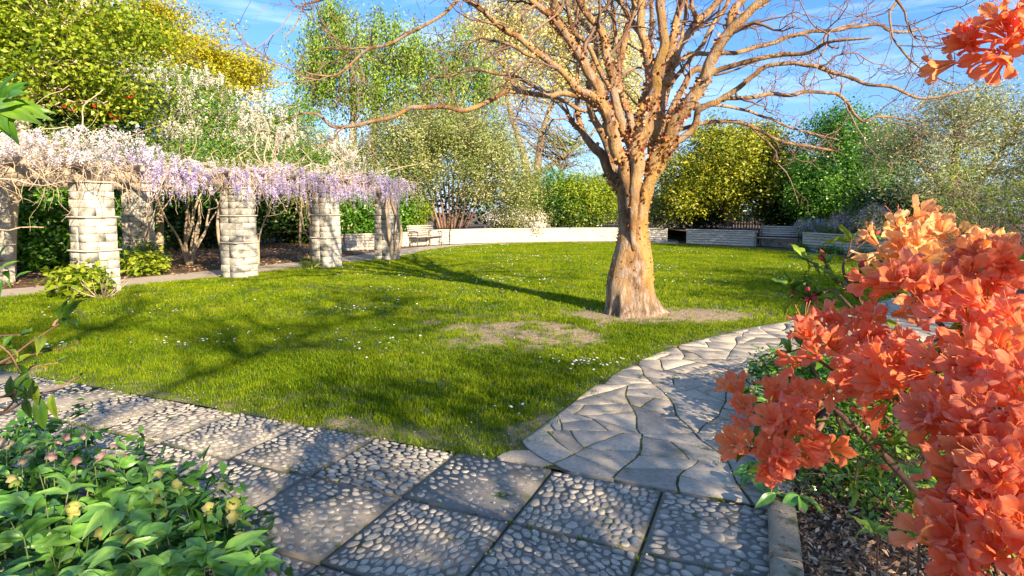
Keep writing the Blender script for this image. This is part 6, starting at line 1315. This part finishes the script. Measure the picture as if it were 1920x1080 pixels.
for px,py,k in fl:
    z=RS.uniform(.42,.55); D=F*(H-z)/(py-HOR); c=W(px,py,D); r,b_=pick(px,py); rl=r.location
    for q in range(RS.integers(1,3)):
        cc_=c+RS.normal(size=3)*.018*q; d=norm(RS.normal(size=3)*.5+[.2,-.35,-.6 if RS.random()<.75 else .3]); o=ob('flower',random.choice(CP if k else CG),r,loc=Vector(cc_)-rl,scale=(RS.uniform(.85,1.25),)*3); aim(o,d)
    Pq=smoothpath([np.array([c[0]-.05,c[1]+.06,.05]),c+[-.02,.02,-.15],c+[0,.01,.012]],4); mbb=MB(); V,f=tube(Pq,np.linspace(.0035,.002,len(Pq)),5); mbb.add(V,f); part('stalk',mbb.mesh('stalk',M_helst,True),r)
    for q in range(2): o=ob('leaflet',random.choice(HL),r,loc=Vector(c+[0,.01,0])-rl,scale=(RS.uniform(.3,.5),)*3); leafrot(o,norm(RS.normal(size=3)+[0,0,.3]))
# serrated bright leaf at the right end of that clump
o=ob('leaflet',HL[0],HP[1][0],loc=Vector(W(412,1050,1.9))-HP[1][0].location,scale=(1.5,1.3,1.3)); leafrot(o,(.8,.1,.5),(0,-.6,1),.05)
# hellebores in the right bed, by the kerb
for lab,b_,poss,fls in [('hellebore with whitish buds at the edge of the flagstones, right',(2.02,4.0),[(1430,690),(1470,660),(1500,700),(1450,730),(1520,670),(1480,740),(1550,720),(1420,720),(1540,760),(1570,690),(1500,780)],[(1400,700),(1415,735),(1445,672),(1480,650),(1500,690),(1470,712),(1425,680),(1408,722),(1600,750),(1590,795)]),
                     ('strap-leaved hellebore drooping over the corner of the kerb',(1.62,3.25),[(1410,890),(1440,870),(1455,925),(1480,905),(1500,930),(1400,870)],[])]:
    r=thing('hellebore',lab,'plant',(b_[0],b_[1],.055)); rl=r.location
    if poss[0][1]<800: poss=poss+[(x_+RS.normal()*28,y_+RS.normal()*16) for x_,y_ in poss]+[(1420,705),(1405,740),(1440,755),(1600,730),(1620,770)]; foliage('foliage',r,M_green,[(np.array([2.15,4.3,.28]),np.array([.3,.4,.18])),(np.array([2.4,4.0,.3]),np.array([.35,.4,.18]))],130,9,.09,.035,.06,shell=.5,updir=.7)
    for px,py in poss:
        z=RS.uniform(.3,.42) if py<800 else RS.uniform(.12,.2); D=F*(H-z)/(py-HOR); c=W(px,py,D); rosette(r,c,np.array([b_[0]+RS.normal()*.05,b_[1]+RS.normal()*.05,.055]),4 if py>800 else 5,1.0 if py<800 else 1.15,flat=.0 if py<800 else -.35)
    for px,py in fls:
        z=.45; D=F*(H-z)/(py-HOR); c=W(px,py,D); o=ob('flower',random.choice(CG),r,loc=Vector(c)-rl,scale=(RS.uniform(.8,1.1),)*3); aim(o,norm(RS.normal(size=3)+[-.3,-.4,.2])); Pq=smoothpath([np.array([b_[0],b_[1],.06]),(c+[b_[0],b_[1],.1])/2+[0,0,.05],c],4); mbb=MB(); V,f=tube(Pq,.0025,4); mbb.add(V,f); part('stalk',mbb.mesh('stalk',M_helst,True),r)

# ------------------------------------------------------------------ twiggy evergreen at the left edge
M_lf=vleafmat('olive_leaf',[(.03,.09,.012),(.07,.17,.015),(.2,.24,.02),(.38,.26,.03)],trans=.35,rough=.35,pos=[0,.45,.8,1])
LFA=[big_leaf('leaf',.075,.028,M_lf,i,.2+.1*i,7,wave=.0015) for i in range(3)]
le=thing('evergreen_shrub','sparse twiggy shrub reaching in from the left edge, some leaves bronze','shrub',(-1.75,1.45,.03)); lel=le.location
mb=MB(); 
def sprig(root,pxs,D,r0,leafset,nl,lsc,mb,dirb=(0,0,0),tipn=3):
    Pq=smoothpath([W(x,y,d) for (x,y),d in zip(pxs,np.linspace(D[0],D[1],len(pxs)))],5); V,f=tube(Pq,np.linspace(r0,r0*.35,len(Pq)),6); mb.add(V,f)
    for k in range(nl):
        i_=int((len(Pq)-2)*(k+.7)/nl) if nl>1 else len(Pq)-2; T=norm(Pq[i_+1]-Pq[i_]); d=norm(T*.5+RS.normal(size=3)*.8+np.array(dirb)); o=ob('leaf',random.choice(leafset),root,loc=Vector(Pq[i_])-root.location,scale=(RS.uniform(.7,1.1)*lsc,)*3); leafrot(o,d)
    T=norm(Pq[-1]-Pq[-2])
    for k in range(tipn): o=ob('leaf',random.choice(leafset),root,loc=Vector(Pq[-1])-root.location,scale=(RS.uniform(.7,1.05)*lsc,)*3); leafrot(o,norm(T+RS.normal(size=3)*.6))
    return Pq
Bs=W(-120,760,1.5)
for pxs,D,nl,sc2_,tn_ in [([(-120,720),(0,680),(60,640),(118,603)],(1.45,1.4),2,1.1,5),([(100,612),(108,600),(140,580)],(1.4,1.42),1,.8,2),([(-120,700),(-20,690),(60,665),(120,652),(150,640)],(1.5,1.5),8,.45,2),([(20,720),(60,690),(110,680)],(1.48,1.45),5,.45,3),
    ([(-120,760),(0,745),(45,725),(52,710)],(1.4,1.38),4,.8,2),([(-120,780),(0,775),(60,742),(105,728),(150,705)],(1.4,1.5),3,.55,1),([(-120,650),(-40,640),(10,655),(40,700)],(1.4,1.35),6,.8,3),([(-120,800),(-30,790),(20,760),(30,730)],(1.35,1.3),5,.8,2),([(-60,640),(0,630),(40,628)],(1.45,1.4),4,.6,2)]: sprig(le,pxs,D,.004,LFA,nl,sc2_,mb,tipn=tn_)
# hanging bronze leaves
for px,py,D,s_ in [(72,742,1.42,1.25),(98,738,1.44,.95),(50,740,1.42,.9),(20,705,1.4,1.0),(62,712,1.4,.9)]: o=ob('leaf',LFA[0],le,loc=Vector(W(px,py,D))-lel,scale=(s_,)*3); leafrot(o,(.1,0,-1),(0,-1,0),.4)
for q in [(-120,720,1.45),(-120,700,1.5),(-120,760,1.4),(-120,780,1.4),(-120,650,1.4),(-120,800,1.35),(-60,640,1.45)]:
    e_=W(*q); Pq=smoothpath([np.array([-1.75,1.45,.03])+RS.normal(size=3)*[.04,.04,0],np.array([-1.8,1.45,.6])+RS.normal(size=3)*.04,e_+[-.1,0,-.06],e_],5); V,f=tube(Pq,np.linspace(.01,.004,len(Pq)),6); mb.add(V,f)
part('stems',mb.mesh('stems',M_azst,True),le)
# big glossy leaves at the upper left edge
M_magl=vleafmat('large_glossy_leaf',[(.03,.1,.008),(.07,.2,.012),(.14,.3,.02),(.25,.42,.05)],trans=.4,rough=.3)
LFB=[big_leaf('leaf',.15,.05,M_magl,i,.1+.12*i,9,wave=.002,vfold=.3) for i in range(3)]
mg=thing('broadleaf_shrub','branch with big glossy green leaves reaching in at the upper left edge','shrub',(-1.75,1.15,.03)); mb=MB()
e_=W(-30,190,1.15); Pq=smoothpath([np.array([-1.75,1.15,.03]),np.array([-1.7,1.15,.8]),np.array([-1.5,1.15,1.4]),np.array([-1.2,1.15,1.72]),e_],5); V,f=tube(Pq,np.linspace(.02,.005,len(Pq)),7); mb.add(V,f)
Pq=smoothpath([e_,W(0,192,1.13),W(12,196,1.12)],4); V,f=tube(Pq,.004,6); mb.add(V,f); part('branch',mb.mesh('branch',M_azst,True),mg)
for (px,py),(dx,dz),s_ in [((8,192),(1,.12),.62),((10,200),(1,-.05),.62),((5,196),(.9,-.25),.7),((0,190),(.75,.5),.5),((-8,190),(.3,.8),.6),((0,200),(1,-.35),.75),((-5,205),(.6,-.6),.6),((-10,185),(.1,.9),.55),((-10,205),(.8,.1),.6),((2,188),(.7,.75),.38),((-20,200),(.5,-.5),.8),((5,205),(.95,-.12),.5)]:
    o=ob('leaf',random.choice(LFB),mg,loc=Vector(W(px,py,1.12))-mg.location,scale=(s_*.92,)*3); leafrot(o,norm(np.array([dx,RS.normal()*.3-.1,dz])),(0,-.8,.8),.35)
Pq=smoothpath([W(0,508,1.3),W(-60,520,1.25),W(-140,560,1.2)],4); mb=MB(); V,f=tube(Pq,.003,5); mb.add(V,f)
sm_=thing('leafy_sprig','small sprig of light green leaves at the left edge beside the first white pillar','shrub',(-1.55,1.3,.03)); Pq=smoothpath([np.array([-1.55,1.3,.03]),np.array([-1.5,1.3,.9]),W(-140,560,1.2)],4); V,f=tube(Pq,.004,5); mb.add(V,f); part('stem',mb.mesh('stem',M_helst,True),sm_)
for px,py in [(0,505),(8,508),(20,520),(-10,500),(5,525),(28,522),(-20,515),(0,490)]: o=ob('leaf',random.choice(LFB),sm_,loc=Vector(W(px,py,1.3))-sm_.location,scale=(RS.uniform(.18,.3),)*3); leafrot(o,norm(RS.normal(size=3)+[.4,0,0]),(0,-.6,1),.3)
print('objects',len(bpy.data.objects),'tris',sum(len(m.loops)-2*len(m.polygons) for m in bpy.data.meshes))
